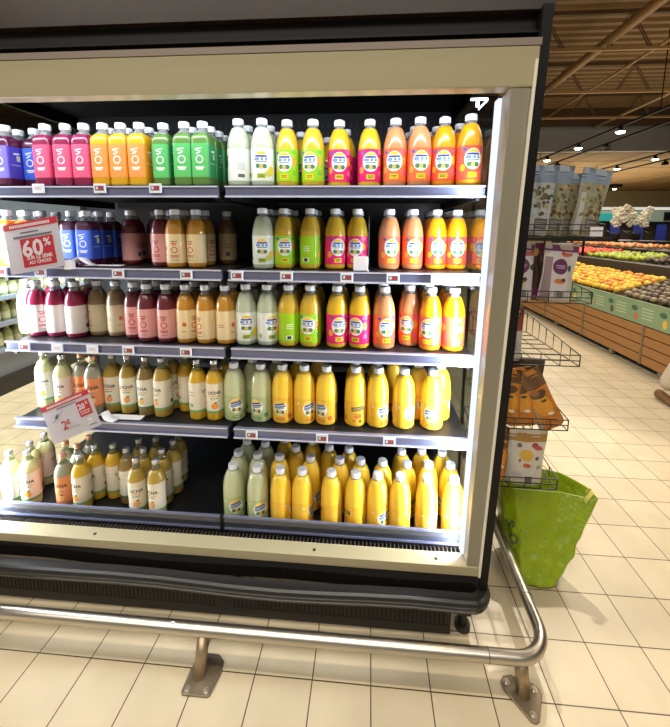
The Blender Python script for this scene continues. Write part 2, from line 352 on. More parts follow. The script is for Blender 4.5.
def proto(t, v):
    k = (t, v)
    if k in protos: return protos[k], False
    root = thing(KINDNAME[t] if k != ('E','lemon') and k != ('B','lemon') else 'lemonade_bottle', '', 'bottle')
    body, neck, lab, cap = GEO[t]
    body.build('body', JM[k], root, smooth=True)
    neck.build('neck', M['glassd'] if t == 'D' else M['necks'], root, smooth=True)
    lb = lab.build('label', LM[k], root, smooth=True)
    cap.build('cap', M['capcopper'] if v == 'apricot' else (M['capsilver'] if t == 'D' else M['cap']), root, smooth=False)
    if t == 'D':
        mb = MB(); r = .0367
        mb.add([(r*math.sin(x/r), -r*math.cos(x/r), (.034+.085+y)) for x, y, z in ucha_v], ucha_f)
        mb.build('lettering', M['ink'], lb)
    protos[k] = root
    return root, True
BOTTLES = [
    (1,'A','violet',-0.203,0.499), (1,'A','violet',-0.215,0.566), (1,'A','blue',-0.136,0.553), (1,'A','pink',-0.036,0.494),
    (1,'A','pink',0.043,0.494), (1,'A','pink',0.115,0.494), (1,'A','gold',0.188,0.494), (1,'A','gold',0.257,0.494),
    (1,'A','gold',0.328,0.494), (1,'A','gold',0.168,0.561), (1,'A','gold',0.236,0.565), (1,'A','gold',0.324,0.561),
    (1,'A','green',0.412,0.506), (1,'A','green',0.497,0.494), (1,'A','green',0.565,0.494), (1,'A','green',0.49,0.567),
    (1,'A','green',0.565,0.561), (1,'A','green',0.569,0.628), (1,'A','green',0.568,0.695), (1,'A','green',0.312,0.628),
    (1,'B','lemon',0.689,0.516), (1,'B','lemon',0.776,0.515), (1,'B','lime',0.863,0.537), (1,'B','lime',0.958,0.537),
    (1,'B','lemon',0.693,0.609), (1,'B','lemon',0.779,0.613), (1,'B','lime',0.783,0.703), (1,'B','lime',0.884,0.708),
    (1,'B','pink',0.982,0.804), (1,'B','pink',1.053,0.551), (1,'B','pink',1.163,0.548), (1,'B','peach',1.255,0.54),
    (1,'B','peach',1.34,0.529), (1,'B','pink',1.068,0.678), (1,'B','pink',1.166,0.666), (1,'B','peach',1.251,0.656),
    (1,'B','peach',1.335,0.647), (1,'B','peach',1.325,0.737), (1,'B','orange',1.425,0.531), (1,'B','orange',1.507,0.503),
    (1,'B','orange',1.42,0.653), (1,'B','orange',1.499,0.62), (1,'B','orange',1.41,0.738), (1,'B','orange',1.499,0.714),
    (2,'A','orange',-0.298,0.56), (2,'A','orange',-0.225,0.571), (2,'A','blue',-0.069,0.615), (2,'A','blue',0.022,0.586),
    (2,'C','maroon',0.134,0.695), (2,'C','maroon',0.174,0.816), (2,'C','maroon',0.304,0.635), (2,'C','amber',0.384,0.605),
    (2,'C','amber',0.466,0.617), (2,'C','brown',0.53,0.784), (2,'B','lemon',0.745,0.604), (2,'B','lime',0.825,0.631),
    (2,'B','lime',0.931,0.631), (2,'B','pink',1.031,0.641), (2,'B','pink',1.119,0.653), (2,'B','peach',1.249,0.661),
    (2,'B','peach',1.343,0.674), (2,'B','orange',1.439,0.688), (2,'B','orange',1.523,0.702), (2,'A','orange',-0.3,0.632),
    (2,'A','orange',-0.296,0.704), (2,'A','orange',-0.227,0.642), (2,'A','orange',-0.223,0.714), (2,'A','blue',-0.071,0.687),
    (2,'A','blue',-0.067,0.759), (2,'A','blue',0.02,0.658), (2,'A','blue',0.024,0.73), (2,'C','maroon',0.107,0.771),
    (2,'C','maroon',0.147,0.892), (2,'C','maroon',0.302,0.722), (2,'C','amber',0.382,0.692), (2,'C','amber',0.464,0.704),
    (2,'B','lemon',0.743,0.695), (2,'B','lemon',0.747,0.787), (2,'B','lime',0.823,0.723), (2,'B','lime',0.827,0.814),
    (2,'B','lime',0.929,0.722), (2,'B','lime',0.933,0.814), (2,'B','pink',1.029,0.732), (2,'B','pink',1.033,0.824),
    (2,'B','pink',1.117,0.745), (2,'B','pink',1.121,0.836), (2,'B','peach',1.247,0.752), (2,'B','peach',1.251,0.844),
    (2,'B','peach',1.341,0.766), (2,'B','peach',1.345,0.857), (2,'B','orange',1.439,0.779), (2,'B','orange',1.439,0.87),
    (2,'B','orange',1.523,0.793), (2,'B','orange',1.523,0.886), (3,'C','aqua',-0.294,0.607), (3,'C','magenta',-0.22,0.574),
    (3,'C','magenta',-0.139,0.578), (3,'C','magenta',-0.047,0.57), (3,'C','tan',0.026,0.607), (3,'C','tan',0.107,0.607),
    (3,'C','maroon',0.202,0.583), (3,'C','maroon',0.281,0.546), (3,'C','maroon',0.362,0.546), (3,'C','amber',0.443,0.546),
    (3,'C','amber',0.524,0.546), (3,'C','amber',0.605,0.546), (3,'B','lemon',0.688,0.548), (3,'B','lemon',0.773,0.548),
    (3,'B','lime',0.858,0.548), (3,'B','lime',0.943,0.548), (3,'B','pink',1.048,0.548), (3,'B','pink',1.136,0.548),
    (3,'B','peach',1.23,0.548), (3,'B','peach',1.332,0.596), (3,'B','orange',1.406,0.548), (3,'B','orange',1.492,0.548),
    (3,'C','magenta',-0.225,0.665), (3,'C','magenta',-0.144,0.665), (3,'C','magenta',-0.049,0.657), (3,'C','maroon',0.2,0.67),
    (3,'C','maroon',0.278,0.628), (3,'C','maroon',0.359,0.627), (3,'C','amber',0.44,0.627), (3,'C','amber',0.521,0.627),
    (3,'C','amber',0.602,0.627), (3,'B','lemon',0.685,0.633), (3,'B','lemon',0.687,0.718), (3,'B','lemon',0.77,0.633),
    (3,'B','lemon',0.772,0.718), (3,'B','lime',0.855,0.633), (3,'B','lime',0.857,0.722), (3,'B','lime',0.939,0.639),
    (3,'B','lime',0.942,0.731), (3,'B','pink',1.043,0.633), (3,'B','pink',1.049,0.718), (3,'B','pink',1.131,0.633),
    (3,'B','pink',1.138,0.718), (3,'B','peach',1.228,0.635), (3,'B','peach',1.232,0.726), (3,'B','peach',1.336,0.683),
    (3,'B','peach',1.351,0.78), (3,'B','orange',1.409,0.633), (3,'B','orange',1.412,0.72), (3,'B','orange',1.494,0.633),
    (3,'B','orange',1.497,0.72), (4,'D','clear',-0.228,0.582), (4,'D','amber',0.095,0.566), (4,'D','amber',0.166,0.562),
    (4,'D','dark',0.251,0.551), (4,'D','gold',0.4,0.601), (4,'D','gold',0.477,0.541), (4,'D','gold',0.548,0.541),
    (4,'E','lemon',0.628,0.55), (4,'E','lemon',0.74,0.55), (4,'E','yellow',0.829,0.55), (4,'E','yellow',1.007,0.55),
    (4,'E','yellow',0.959,0.664), (4,'E','yellow',1.124,0.55), (4,'E','yellow',1.213,0.55), (4,'E','yellow',1.315,0.55),
    (4,'E','yellow',1.426,0.55), (4,'E','yellow',1.285,0.685), (4,'E','yellow',1.381,0.626), (4,'E','yellow',1.47,0.627),
    (4,'D','clear',-0.107,0.541), (4,'D','apricot',-0.039,0.562), (4,'D','apricot',0.029,0.541), (4,'D','amber',0.323,0.547),
    (4,'D','gold',0.572,0.608), (4,'D','amber',0.331,0.618), (4,'E','lemon',0.684,0.619), (4,'E','lemon',0.786,0.628),
    (4,'E','yellow',0.918,0.55), (4,'E','yellow',0.876,0.632), (4,'E','yellow',1.12,0.639), (4,'E','yellow',1.209,0.639),
    (5,'D','clear',-0.352,0.496), (5,'D','clear',-0.278,0.507), (5,'D','clear',-0.332,0.572), (5,'D','clear',-0.329,0.643),
    (5,'D','apricot',-0.111,0.5), (5,'D','gold',-0.039,0.504), (5,'D','apricot',-0.172,0.585), (5,'D','apricot',-0.102,0.57),
    (5,'D','apricot',-0.102,0.641), (5,'D','gold',-0.024,0.573), (5,'D','gold',0.051,0.587), (5,'D','dark',0.129,0.562),
    (5,'D','amber',0.142,0.632), (5,'D','amber',0.205,0.566), (5,'D','amber',0.211,0.652), (5,'D','amber',0.216,0.496),
    (5,'D','amber',0.301,0.496), (5,'D','amber',0.289,0.566), (5,'D','amber',0.3,0.636), (5,'D','amber',0.286,0.706),
    (5,'E','lemon',0.624,0.515), (5,'E','lemon',0.727,0.508), (5,'E','lemon',0.614,0.604), (5,'E','lemon',0.704,0.593),
    (5,'E','lemon',0.624,0.692), (5,'E','lemon',0.712,0.682), (5,'E','yellow',0.825,0.505), (5,'E','yellow',0.914,0.505),
    (5,'E','yellow',0.8,0.59), (5,'E','yellow',0.934,0.592), (5,'E','yellow',0.857,0.659), (5,'E','yellow',0.925,0.716),
    (5,'E','yellow',0.792,0.721), (5,'E','yellow',1.033,0.505), (5,'E','yellow',1.13,0.505), (5,'E','yellow',1.219,0.505),
    (5,'E','yellow',1.308,0.505), (5,'E','yellow',1.413,0.505), (5,'E','yellow',1.517,0.505), (5,'E','yellow',1.059,0.59),
    (5,'E','yellow',1.148,0.592), (5,'E','yellow',1.24,0.592), (5,'E','yellow',1.341,0.588), (5,'E','yellow',1.43,0.593),
    (5,'E','yellow',1.52,0.594), (5,'E','yellow',1.005,0.678), (5,'E','yellow',1.094,0.672), (5,'E','yellow',1.327,0.676),
    (5,'E','yellow',1.415,0.688), (5,'E','yellow',1.504,0.682),
]

SZ = {1: 1.680, 2: 1.372, 3: 1.078, 4: .757, 5: .337}
SHELF = {1: 'top shelf', 2: 'second shelf', 3: 'third shelf', 4: 'fourth shelf', 5: 'bottom deck'}
ROWN = {0: 'front row', 1: 'second row', 2: 'third row', 3: 'fourth row'}
ORD = ['first','second','third','fourth','fifth','sixth','seventh','eighth','ninth','tenth','eleventh','twelfth']
BACKS = {(1,.687): 150, (1,.775): 8, (1,.863): -6, (2,.936): 120, (2,1.034): 22, (3,.77): 40, (3,.85): 150, (3,1.5): -120, (2,1.54): 30, (3,1.05): 18, (3,1.23): 14, (4,.77): 110, (4,.85): 60, (4,1.12): -110, (5,.83): 100, (5,.915): 80, (5,1.03): 150, (5,1.13): 175, (5,1.22): 40, (5,1.31): 100, (5,1.41): 38, (5,1.52): 20,
         (5,.624): 30, (5,.727): 30, (4,.37): 100, (4,.48): 90, (4,.56): 8, (2,.4): -25, (2,.481): -20, (2,.153): 55, (3,-.22): 60, (3,.44): 70, (3,.6): 120, (3,-.06): 40, (3,0): 50}
def place_bottles():
    front = {1: .535, 2: .60, 3: .585, 4: .56, 5: .525}
    info = []
    for (r, t, v, x, y) in BOTTLES:
        d = .069 if t in 'AD' else .087
        d0 = {1: .545, 2: .60, 3: .56, 4: .55, 5: .50}[r]
        k = max(0, min(3, int(round((y-d0)/d))))
        info.append([r, t, v, x, y, k])
    groups = {}
    for it in info: groups.setdefault((it[0], it[1], it[2], it[5]), []).append(it)
    for key, L in groups.items():
        L.sort(key=lambda q: q[3]); n = len(L)
        for i, it in enumerate(L):
            if n == 1: o = ''
            elif n == 2: o = ('left-hand', 'right-hand')[i]
            elif i == 0: o = 'leftmost'
            elif i == n-1: o = 'rightmost'
            elif n == 3: o = 'middle'
            elif i < n-1-i or n-1-i > 11: o = ORD[i]+' from left'
            elif i == (n-1)/2: o = 'middle'
            else: o = ORD[n-1-i]+' from right'
            it.append(o)
    for r, t, v, x, y, k, o in info:
        p, first = proto(t, v)
        b = p if first else copy_tree(p)
        dx = (x-1.17); face = math.degrees(math.atan2(dx, y+.85))   # nothing to do with the lens: shoppers turn bottles at random
        rz = random.uniform(-3, 3) if t == 'A' else random.uniform(-28, 28)
        if t in 'CDE' and k > 0: rz = random.uniform(-120, 120)
        if t == 'E' and k == 0: rz = random.uniform(-30, 40)
        if k == 0:
            for (rr, xx), a in BACKS.items():
                if rr == r and abs(xx-x) < .012 and t != 'A': rz = a
        b.location = (x, y, SZ[r]); b.rotation_euler = (0, 0, math.radians(rz))
        txt = DESC[(t, v)]
        loc = '%s of the %s' % (ROWN[k], SHELF[r])
        b['label'] = (o+' ' if o else '')+txt+', '+loc
        b['group'] = {'A': 'square smoothie bottles', 'B': 'juice bottles with oval logo labels', 'C': 'juice bottles with paper labels', 'D': 'kombucha bottles', 'E': 'plump juice bottles'}[t]+' on the '+SHELF[r]
place_bottles()
# ------------------------------------------------------------------ refrigerated case
case = thing('refrigerated_display_case', 'tall black refrigerated display case with beige frame, filled with juice bottles', 'display case', (.6,.75,0))
def P(mb, name, mat, parent=case, **kw):
    o = mb.build(name, mat, parent, **kw)
    if parent is case: o.location = -Vector(case.location)
    return o
XL, XR, YB = -.43, 1.573, 1.15
def fy(z): return .36-.075*(z-.29)/1.75
P(MB().box(XL-.03,XR+.03,YB,YB+.06,.12,2.2), 'back_panel', M['blackback'])
# perforated strip high on the back wall
mb = MB()
for i in range(66):
    x = XL+.04+i*.0302
    for j in range(3): mb.box(x,x+.008,YB-.002,YB+.001,1.96+j*.045,1.985+j*.045)
P(mb, 'perforation', pbr('perforation_grey', (50,52,60), .5))
P(MB().box(XL-.03,XR+.03,.33,YB+.06,2.12,2.16), 'inner_ceiling', M['black'])
P(MB().box(XL-.05,1.668,.30,YB+.08,2.135,2.62), 'header_panel', M['header'])
P(MB().box(XL-.05,1.655,.325,.40,2.055,2.135).box(XL-.05,1.655,.305,.40,2.078,2.084), 'header_recess', M['black'])
P(MB().box(XL-.05,1.632,fy(2.04)-.002,.34,2.036,2.055), 'header_trim', pbr('greige_trim', (122,110,100), .5))
# frame
def quad_prism(xz, d, back=.06, off=0):
    """four (x,z) corners on the leaning front plane, depth d"""
    f = [(x, fy(z)+off, z) for x, z in xz]; b = [(x, fy(z)+off+d, z) for x, z in xz]
    return [f[0], f[1], b[1], b[0], f[3], f[2], b[2], b[3]]
P(MB().hexa(quad_prism([(XL-.06,1.930),(1.628,1.930),(1.630,2.036),(XL-.06,2.036)], .05)), 'top_rail', M['beige'], bevel=.003)
P(MB().hexa(quad_prism([(XL-.06,.285),(1.588,.285),(1.590,.323),(XL-.06,.323)], .06)), 'bottom_rail', M['beige'], bevel=.002)
P(MB().hexa(quad_prism([(1.540,.323),(1.586,.323),(1.616,1.930),(1.560,1.930)], .07, off=.004)), 'right_jamb', M['greyalu'], bevel=.003)
P(MB().hexa(quad_prism([(1.583,.285),(1.590,.285),(1.626,2.0),(1.619,2.0)], .05, off=-.004)), 'jamb_edge', M['pale'])
P(MB().hexa(quad_prism([(XL-.06,.323),(XL-.005,.323),(XL-.015,1.930),(XL-.06,1.930)], .07, off=.004)), 'left_jamb', M['greyalu'], bevel=.003)
P(MB().hexa(quad_prism([(1.592,.22),(1.620,.22),(1.658,2.14),(1.630,2.14)], .10, off=.004)), 'right_post', M['black'])
P(MB().hexa(quad_prism([(XL-.09,.22),(XL-.055,.22),(XL-.055,2.14),(XL-.09,2.14)], .10, off=.004)), 'left_post', M['black'])
# side glass and its edge
P(MB().box(XR-.006,XR,.43,YB,.336,2.12), 'right_side_glass', M['glassr'])
P(MB().box(XL,XL+.006,.43,YB,.30,2.12), 'left_side_glass', M['glass'])
g = P(MB().hexa([(1.530,.405,.33),(1.540,.405,.33),(1.540,.435,.33),(1.530,.435,.33),(1.550,.365,1.925),(1.561,.365,1.925),(1.561,.40,1.925),(1.550,.40,1.925)]), 'light_tube', M['led'])
P(MB().box(XL+.01,XL+.02,.40,.43,.34,1.9), 'light_tube', M['led'])
for gx in (XR-.006, XL-.014):
    for ga, gb in ((2.06,2.12),(.28,.31)): P(MB().box(gx,gx+.02,.43,YB,ga,gb), 'glass_channel', M['black'])
# little white latch at the top right corner of the opening
mb = MB(); mb.box(1.478,1.530,.400,.408,1.932,1.938).box(1.495,1.503,.400,.408,1.912,1.934)
mb.tube([(1.503,.404,1.905),(1.528,.404,1.932)], .003, 6)
P(mb, 'latch', M['white'])
# ledge, return-air grille
P(MB().box(XL-.02,1.575,fy(.32)+.05,.412,.292,.3225), 'ledge', M['ledge'], bevel=.002)
mb = MB(); mb.box(XL,XR-.01,.412,.470,.272,.285)
P(mb, 'grille_tray', M['slot'])
mb = MB(); mb.box(XL,XR-.01,.4125,.4155,.290,.320)
x = XL+.01
while x < XR-.02:
    mb.box(x,x+.0045,.414,.457,.306,.312); x += .0155
P(mb, 'return_grille', pbr('grille_grey', (70,64,58), .5, metal=.2))
for hx in (.10, .98, 1.435):
    P(MB().tube([(hx,.385,.3225),(hx,.385,.3236)], .0065, 12), 'screw_hole', M['slot'])
# deck
P(MB().box(XL,XR+.02,.458,YB,.312,.335), 'deck', M['blackshelf'])
for x0, x1 in ((XL+.002,.588), (.604,1.563)):
    P(MB().hexa([(x0,.450,.326),(x1,.450,.326),(x1,.456,.326),(x0,.456,.326),(x0,.446,.384),(x1,.446,.384),(x1,.450,.384),(x0,.450,.384)]), 'front_riser', M['riser'])
    P(MB().box(x0,x1,.444,.452,.380,.388).box(x0,x1,.446,.452,.326,.334), 'riser_edge', M['rail'])
P(MB().box(.589,.603,.444,.456,.31,.388), 'riser_joint', M['black'])
# shelves
def shelf(x0, x1, r):
    z = SZ[r]
    s = P(MB().box(x0,x1,.462,1.08,z-.018,z-.001).box(x0+.01,x0+.022,.47,1.12,z-.05,z-.018).box(x1-.022,x1-.01,.47,1.12,z-.05,z-.018), 'shelf', M['blackshelf'])
    zt = z+(.008 if r > 1 else -.002); zb = zt-.040
    prof = [(.462,zb), (.445,zb), (.445,zb+.006), (.452,zb+.008), (.452,zt-.007), (.447,zt-.005), (.447,zt), (.462,zt)]
    a = MB().extr(prof, x0, x1).build('price_rail', M['rail'], s)
    b = MB().box(x0,x1,.4435,.446,zb,zb+.006).box(x0,x1,.4455,.4475,zt-.005,zt).build('rail_lip', M['raillight'], s)
    return s
for r in (1,2,3,4):
    shelf(-.252, .632, r); shelf(.658, 1.552, r)
P(MB().box(.634,.656,1.06,YB,.34,2.0), 'upright', M['black'])
mb = MB()
for r in (1,2,3,4):
    mb.box(.636,.654,.60,1.07,SZ[r]-.045,SZ[r]-.02)
P(mb, 'shelf_bracket', M['black'])
# lower body
P(MB().box(XL-.06,1.600,.372,YB+.04,.13,.285), 'lower_panel', M['panelgloss'])
mb = MB()
for xx in (.28, .86, 1.30): mb.box(xx,xx+.003,.3705,.373,.23,.285)
P(mb, 'panel_seam', M['slot'])
# bumper running round the corner
path = [(XL-.1,.325,.208)]
for k in range(0, 13):
    xx = XL+k*(1.50-XL)/12; path.append((xx, .320-.006*math.sin(k), .206-.008*max(0, (xx+.1)/1.6)-.008*math.sin(PI*min(1, max(0, (xx+.1)/1.5)))))
for k in range(1, 7):
    a = k/6*PI/2; path.append((1.55+.072*math.sin(a), .392-.072*math.cos(a), .200))
path += [(1.622,.7,.20), (1.622,1.2,.20)]
def sweep(path, prof):
    mb = MB(); rings = []
    for i, p in enumerate(path):
        t = (Vector(path[min(i+1,len(path)-1)])-Vector(path[max(i-1,0)])); t.z = 0; t.normalize(); nrm = Vector((t.y,-t.x,0))
        rings.append([Vector(p)+nrm*a+Vector((0,0,b)) for a, b in prof])
    n = len(prof)
    mb.add([q for g in rings for q in g], [(i*n+k, i*n+(k+1) % n, (i+1)*n+(k+1) % n, (i+1)*n+k) for i in range(len(path)-1) for k in range(n)]+[tuple(range(n)), tuple((len(path)-1)*n+k for k in range(n))])
    return mb
P(sweep(path, [(-.03,-.024),(.002,-.024),(.010,-.020),(.013,-.010),(.008,-.006),(.014,-.003),(.015,.006),(.010,.009),(.013,.012),(.009,.020),(.0,.024),(-.03,.025)]), 'bumper', M['rubber'], smooth=False)
# kick plate with vent slots and foot
P(MB().box(XL-.06,1.50,.376,.40,.012,.165), 'kick_plate', M['kick'], bevel=.002)
for xa, xb in ((XL,.585), (.66,1.47)):
    mb = MB(); x = xa
    while x < xb: mb.box(x,x+.007,.3745,.377,.055,.105); x += .0165
    mb.box(xa,x,.3755,.377,.050,.056); P(mb, 'vent_slots', M['slot'])
for fx in (XL, 1.555):
    P(MB().tube([(fx,.42,0),(fx,.42,.02)], .030, 14).tube([(fx,.42,.02),(fx,.42,.14)], .016, 12).box(fx-.025,fx+.025,.40,.46,.07,.17), 'foot', M['kick'])
for fx in (XL, 1.555):
    P(MB().tube([(fx,1.05,0),(fx,1.05,.14)], .02, 12), 'foot', M['kick'])
P(MB().box(XL-.04,1.58,.46,YB,.12,.30), 'underbody', M['kick'])
# ------------------------------------------------------------------ price tags on the rails
tag_mat = shape_mat('price_tag_face', (222,226,236), [('r',0,0,.0165,.0085,(72,74,84)), ('r',-.009,.001,.004,.005,(206,208,214)), ('r',.001,0,.0035,.0055,(190,40,56)), ('r',.0085,0,.003,.0052,(190,40,56)), ('r',.0125,.001,.0012,.004,(150,40,60))], rough=.4)
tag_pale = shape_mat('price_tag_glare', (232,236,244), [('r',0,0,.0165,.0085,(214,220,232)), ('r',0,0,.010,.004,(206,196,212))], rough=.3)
TAGS = [(1,-.037,'below the pink-labelled smoothies'),(1,.199,'below the yellow smoothies'),(1,.407,'below the green smoothies'),
 (2,-.223,'at the far left end'),(2,-.064,'behind the red-square sign'),(2,.243,'below the dim maroon bottle'),(2,.504,'below the amber bottles'),(2,.694,'just right of the shelf gap'),(2,.875,'below the lime-label bottles'),(2,1.091,'below the hot-pink labels'),(2,1.253,'below the peach juice'),(2,1.406,'below the bright orange juice'),
 (3,-.164,'at the far left end'),(3,-.028,'below the magenta juice'),(3,.115,'below the tan juice'),(3,.26,'below the maroon juice'),(3,.487,'below the amber juice'),
 (4,.731,'below the pale lemonade'),(4,1.003,'right of the yellow pair'),(4,1.255,'below the forward yellow bottle')]
t0 = None; PALE = []
for r, x, w in TAGS:
    if t0 is None:
        t0 = thing('price_tag', '', 'price tag', group='electronic price tags on the shelf rails')
        MB().box(-.0225,.0225,0,.006,-.0165,.0165).build('casing', M['white'], t0, bevel=.0015)
        m = MB().add([(-.021,-.0004,-.0145),(.021,-.0004,-.0145),(.021,-.0004,.0145),(-.021,-.0004,.0145)], [(0,1,2,3)], [[(-.021,-.0145),(.021,-.0145),(.021,.0145),(-.021,.0145)]])
        m.build('screen', tag_mat, t0); o = t0
    else: o = copy_tree(t0)
    o.location = (x, .4375, SZ[r]-.011); o['label'] = 'white price tag on the %s rail %s' % (SHELF[r], w)
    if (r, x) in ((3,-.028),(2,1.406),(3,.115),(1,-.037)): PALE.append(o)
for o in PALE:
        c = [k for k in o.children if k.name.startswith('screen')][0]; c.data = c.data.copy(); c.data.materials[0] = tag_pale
# ------------------------------------------------------------------ promotional signs
def sign(name, label, org, xa, za, w, h, kind):
    mt = frame_of(org, xa, za)   # local x right, z up, -y towards the shopper
    t = thing(name, label, 'sign'); t.matrix_world = mt
    MB().box(0,w,0,.0015,-h,0).build('card', M['signwhite'], t)
    MB().box(0,w,-.0012,0,-h*.13,0).build('banner', M['red'], t)
    mb = MB()
    for i in range(22): mb.box(w*(.12+.034*i),w*(.12+.034*i+.024),-.0016,-.0012,-h*.10,-h*.045)
    mb.build('banner_text', M['inkwhite'], t)
    def put(txt, size, x, z, mat, nm, bold=.0, par=None, y=-.0022):
        v, f = text_mb(txt, size, bold); MB().add([(x+a, y, z+b) for a, b, c in v], f).build(nm, mat, par or t)
    if kind == 60:
        put('60', .082, w*.48, -h*.56, M['inkwhite'], 'lettering', .0022); put('%', .040, w*.76, -h*.47, M['inkwhite'], 'lettering', .001)
        put('SUR LE 2ÈME', .0175, w*.58, -h*.735, M['inkwhite'], 'lettering', .0006); put('AU CHOIX', .0175, w*.58, -h*.83, M['inkwhite'], 'lettering', .0006)
        MB().box(w*.27,w*.87,-.0016,0,-h*.91,-h*.34).build('panel', M['red'], t)
        mb = MB()
        for z, a, b in ((.20,.30,.62),(.275,.16,.84)):
            x = a
            while x < b: mb.box(w*x,w*(x+.030),-.0012,0,-h*(z+.028),-h*z); x += .042
        mb.box(w*.16,w*.84,-.0012,0,-h*.318,-h*.312).build('small_text', M['inkgrey'], t)
    else:
        MB().box(w*.69,w*.94,-.0016,0,-h*.62,-h*.22).build('panel', M['red'], t)
        put('20', .030, w*.775, -h*.37, M['inkwhite'], 'lettering', .001); put('%', .015, w*.89, -h*.31, M['inkwhite'], 'lettering', .0005)
        mb = MB()
        for z in (.48,.54): 
            for i in range(4): mb.box(w*(.72+.05*i),w*(.72+.05*i+.035),-.0022,-.0016,-h*(z+.025),-h*z)
        mb.build('panel_text', M['inkwhite'], t)
        put('2', .048, w*.34, -h*.66, M['red'], 'lettering', .0008); put('€', .026, w*.43, -h*.61, M['red'], 'lettering', .0006)
        mb = MB(); mb.add([(w*.13,-.0012,-h*.50),(w*.15,-.0012,-h*.50),(w*.40,-.0012,-h*.27),(w*.39,-.0012,-h*.27)], [(0,1,2,3)])
        mb.add([(w*.20,-.0012,-h*.40),(w*.26,-.0012,-h*.42),(w*.30,-.0012,-h*.30),(w*.24,-.0012,-h*.33)], [(0,1,2,3)])
        mb.box(w*.28,w*.62,-.0012,0,-h*.775,-h*.768).box(w*.80,w*.94,-.0012,0,-h*.90,-h*.88)
        for i in range(8): mb.box(w*(.30+.05*i),w*(.30+.05*i+.036),-.0012,0,-h*.20,-h*.175)
        mb.build('small_text', M['inkgrey'], t)
    # clear sleeve
    MB().box(-.004,w+.004,-.0034,-.0028,-h-.004,.004).build('clear_sleeve', M['sleeve'], t)
    return t
sign('sale_sign', 'tilted white promotional sign with red sixty percent square on second shelf', (-.180,.425,1.534), (.205,.012,.036), (-.035,.02,.18), .208, .184, 60)
sign('sale_sign', 'slanted white promotional sign with red twenty percent square at fourth shelf', (-.113,.425,.822), (.199,.012,.086), (-.012,.02,.15), .212, .150, 20)
# curled white sign holders clipped to the shelves
def holder(name, label, x, z, flip=1):
    t = thing(name, label, 'sign holder', (x,.425,z))
    pts = []
    for i in range(15):
        u = i/14; pts.append((u*.085, .012*math.sin(u*PI*2), .014+.022*math.sin(u*PI*1.15)*(1-u*.25)))
    mb = MB(); n = len(pts)
    vs = [(a,b,c) for a,b,c in pts]+[(a,b+.045,c-.006) for a,b,c in pts]; vs += [(a,b,c-.0012) for a,b,c in vs]
    fs = [(i,i+1,n+i+1,n+i) for i in range(n-1)]+[(2*n+i,3*n+i,3*n+i+1,2*n+i+1) for i in range(n-1)]+[(i,2*n+i,2*n+i+1,i+1) for i in range(n-1)]+[(n+i,n+i+1,3*n+i+1,3*n+i) for i in range(n-1)]
    mb.add(vs, fs).build('curled_strip', M['white'], t, smooth=True)
    MB().box(-.012,.012,-.006,.022,-.012,.022).build('clamp', M['white'], t, bevel=.002)
    MB().box(.03,.17,.040,.075,-.002,.0).build('tongue', M['white'], t)
    return t
holder('sign_holder', 'curled white plastic sign holder on the second shelf by the blue smoothies', .062, 1.388)
holder('sign_holder', 'curled white plastic sign holder on the fourth shelf left end', .098, .772)
t = thing('shelf_divider', 'clear acrylic shelf divider between pink and peach juices on second shelf', 'divider', (1.165,.47,1.380))
MB().add([(.0,0,0),(.0,.30,0),(.0,.30,.16),(.0,.09,.20),(.0,.0,.17),(.003,0,0),(.003,.30,0),(.003,.30,.16),(.003,.09,.20),(.003,0,.17)], [(0,1,2,3,4),(9,8,7,6,5),(0,5,6,1),(1,6,7,2),(2,7,8,3),(3,8,9,4),(4,9,5,0)]).build('panel', M['acrylic'], t)
MB().box(-.052,.0,-.012,-.004,0,.055).box(-.052,.004,-.012,.014,0,.006).build('foot_bracket', M['white'], t, bevel=.0015)
# ------------------------------------------------------------------ guard rail in front of the case
rail = thing('guard_rail', 'low tubular stainless steel guard rail bolted to the tiles before the case', 'guard rail', (1.706,.225,0))
ofs = Vector(rail.location)
def R_(mb, name, mat, **kw):
    o = mb.build(name, mat, rail, **kw); o.location = -ofs; return o
pts = [(-1.2,.222,.128), (0,.224,.130), (1.55,.226,.130)]
for k in range(0, 11):
    a = k/10*PI/2; pts.append((1.68+.115*math.sin(a), .341-.115*math.cos(a), .130))
pts += [(1.798,.8,.13), (1.790,1.5,.13)]
R_(MB().tube(pts, .0215, 18), 'rail_tube', M['steel'], smooth=True)
R_(MB().tube([(1.585,.226,.13),(1.588,.226,.13)], .0225, 18).tube([(1.7975,.44,.13),(1.7975,.443,.13)], .0225, 18), 'weld_ring', M['plate'], smooth=True)
R_(MB().tube([(.495,.222,.1512),(.508,.222,.1512)], .004, 8), 'white_mark', M['white'])
R_(MB().tube([(.612,.222,.118),(.612,.175,.0)], .0205, 16), 'leg', M['rust'], smooth=True)
R_(MB().tube([(1.700,.245,.118),(1.706,.215,.0)], .0215, 16), 'leg', M['rust'], smooth=True)
def plate(pts, mat):
    n = len(pts); mb = MB(); mb.add([(x,y,0.0005) for x,y in pts]+[(x,y,.008) for x,y in pts], [tuple(range(n))[::-1], tuple(range(n,2*n))]+[(i,(i+1)%n,n+(i+1)%n,n+i) for i in range(n)])
    return mb
R_(plate([(.572,.128),(.578,.121),(.664,.121),(.672,.128),(.684,.19),(.680,.225),(.655,.245),(.60,.245),(.582,.225),(.572,.19)], 0), 'base_plate', M['plate'], bevel=.002)
c = (1.706,.213)
R_(plate([(1.655,.262),(1.640,.245),(1.645,.22),(1.70,.145),(1.715,.140),(1.728,.148),(1.765,.215),(1.765,.235),(1.748,.248),(1.68,.268)], 0), 'base_plate', M['plate'], bevel=.002)
for bx, by in ((.590,.135),(.655,.135),(1.660,.243),(1.713,.160),(1.745,.228)):
    R_(MB().tube([(bx,by,.008),(bx,by,.010)], .010, 14).tube([(bx,by,.010),(bx,by,.017)], .0065, 6), 'bolt', M['steel'])
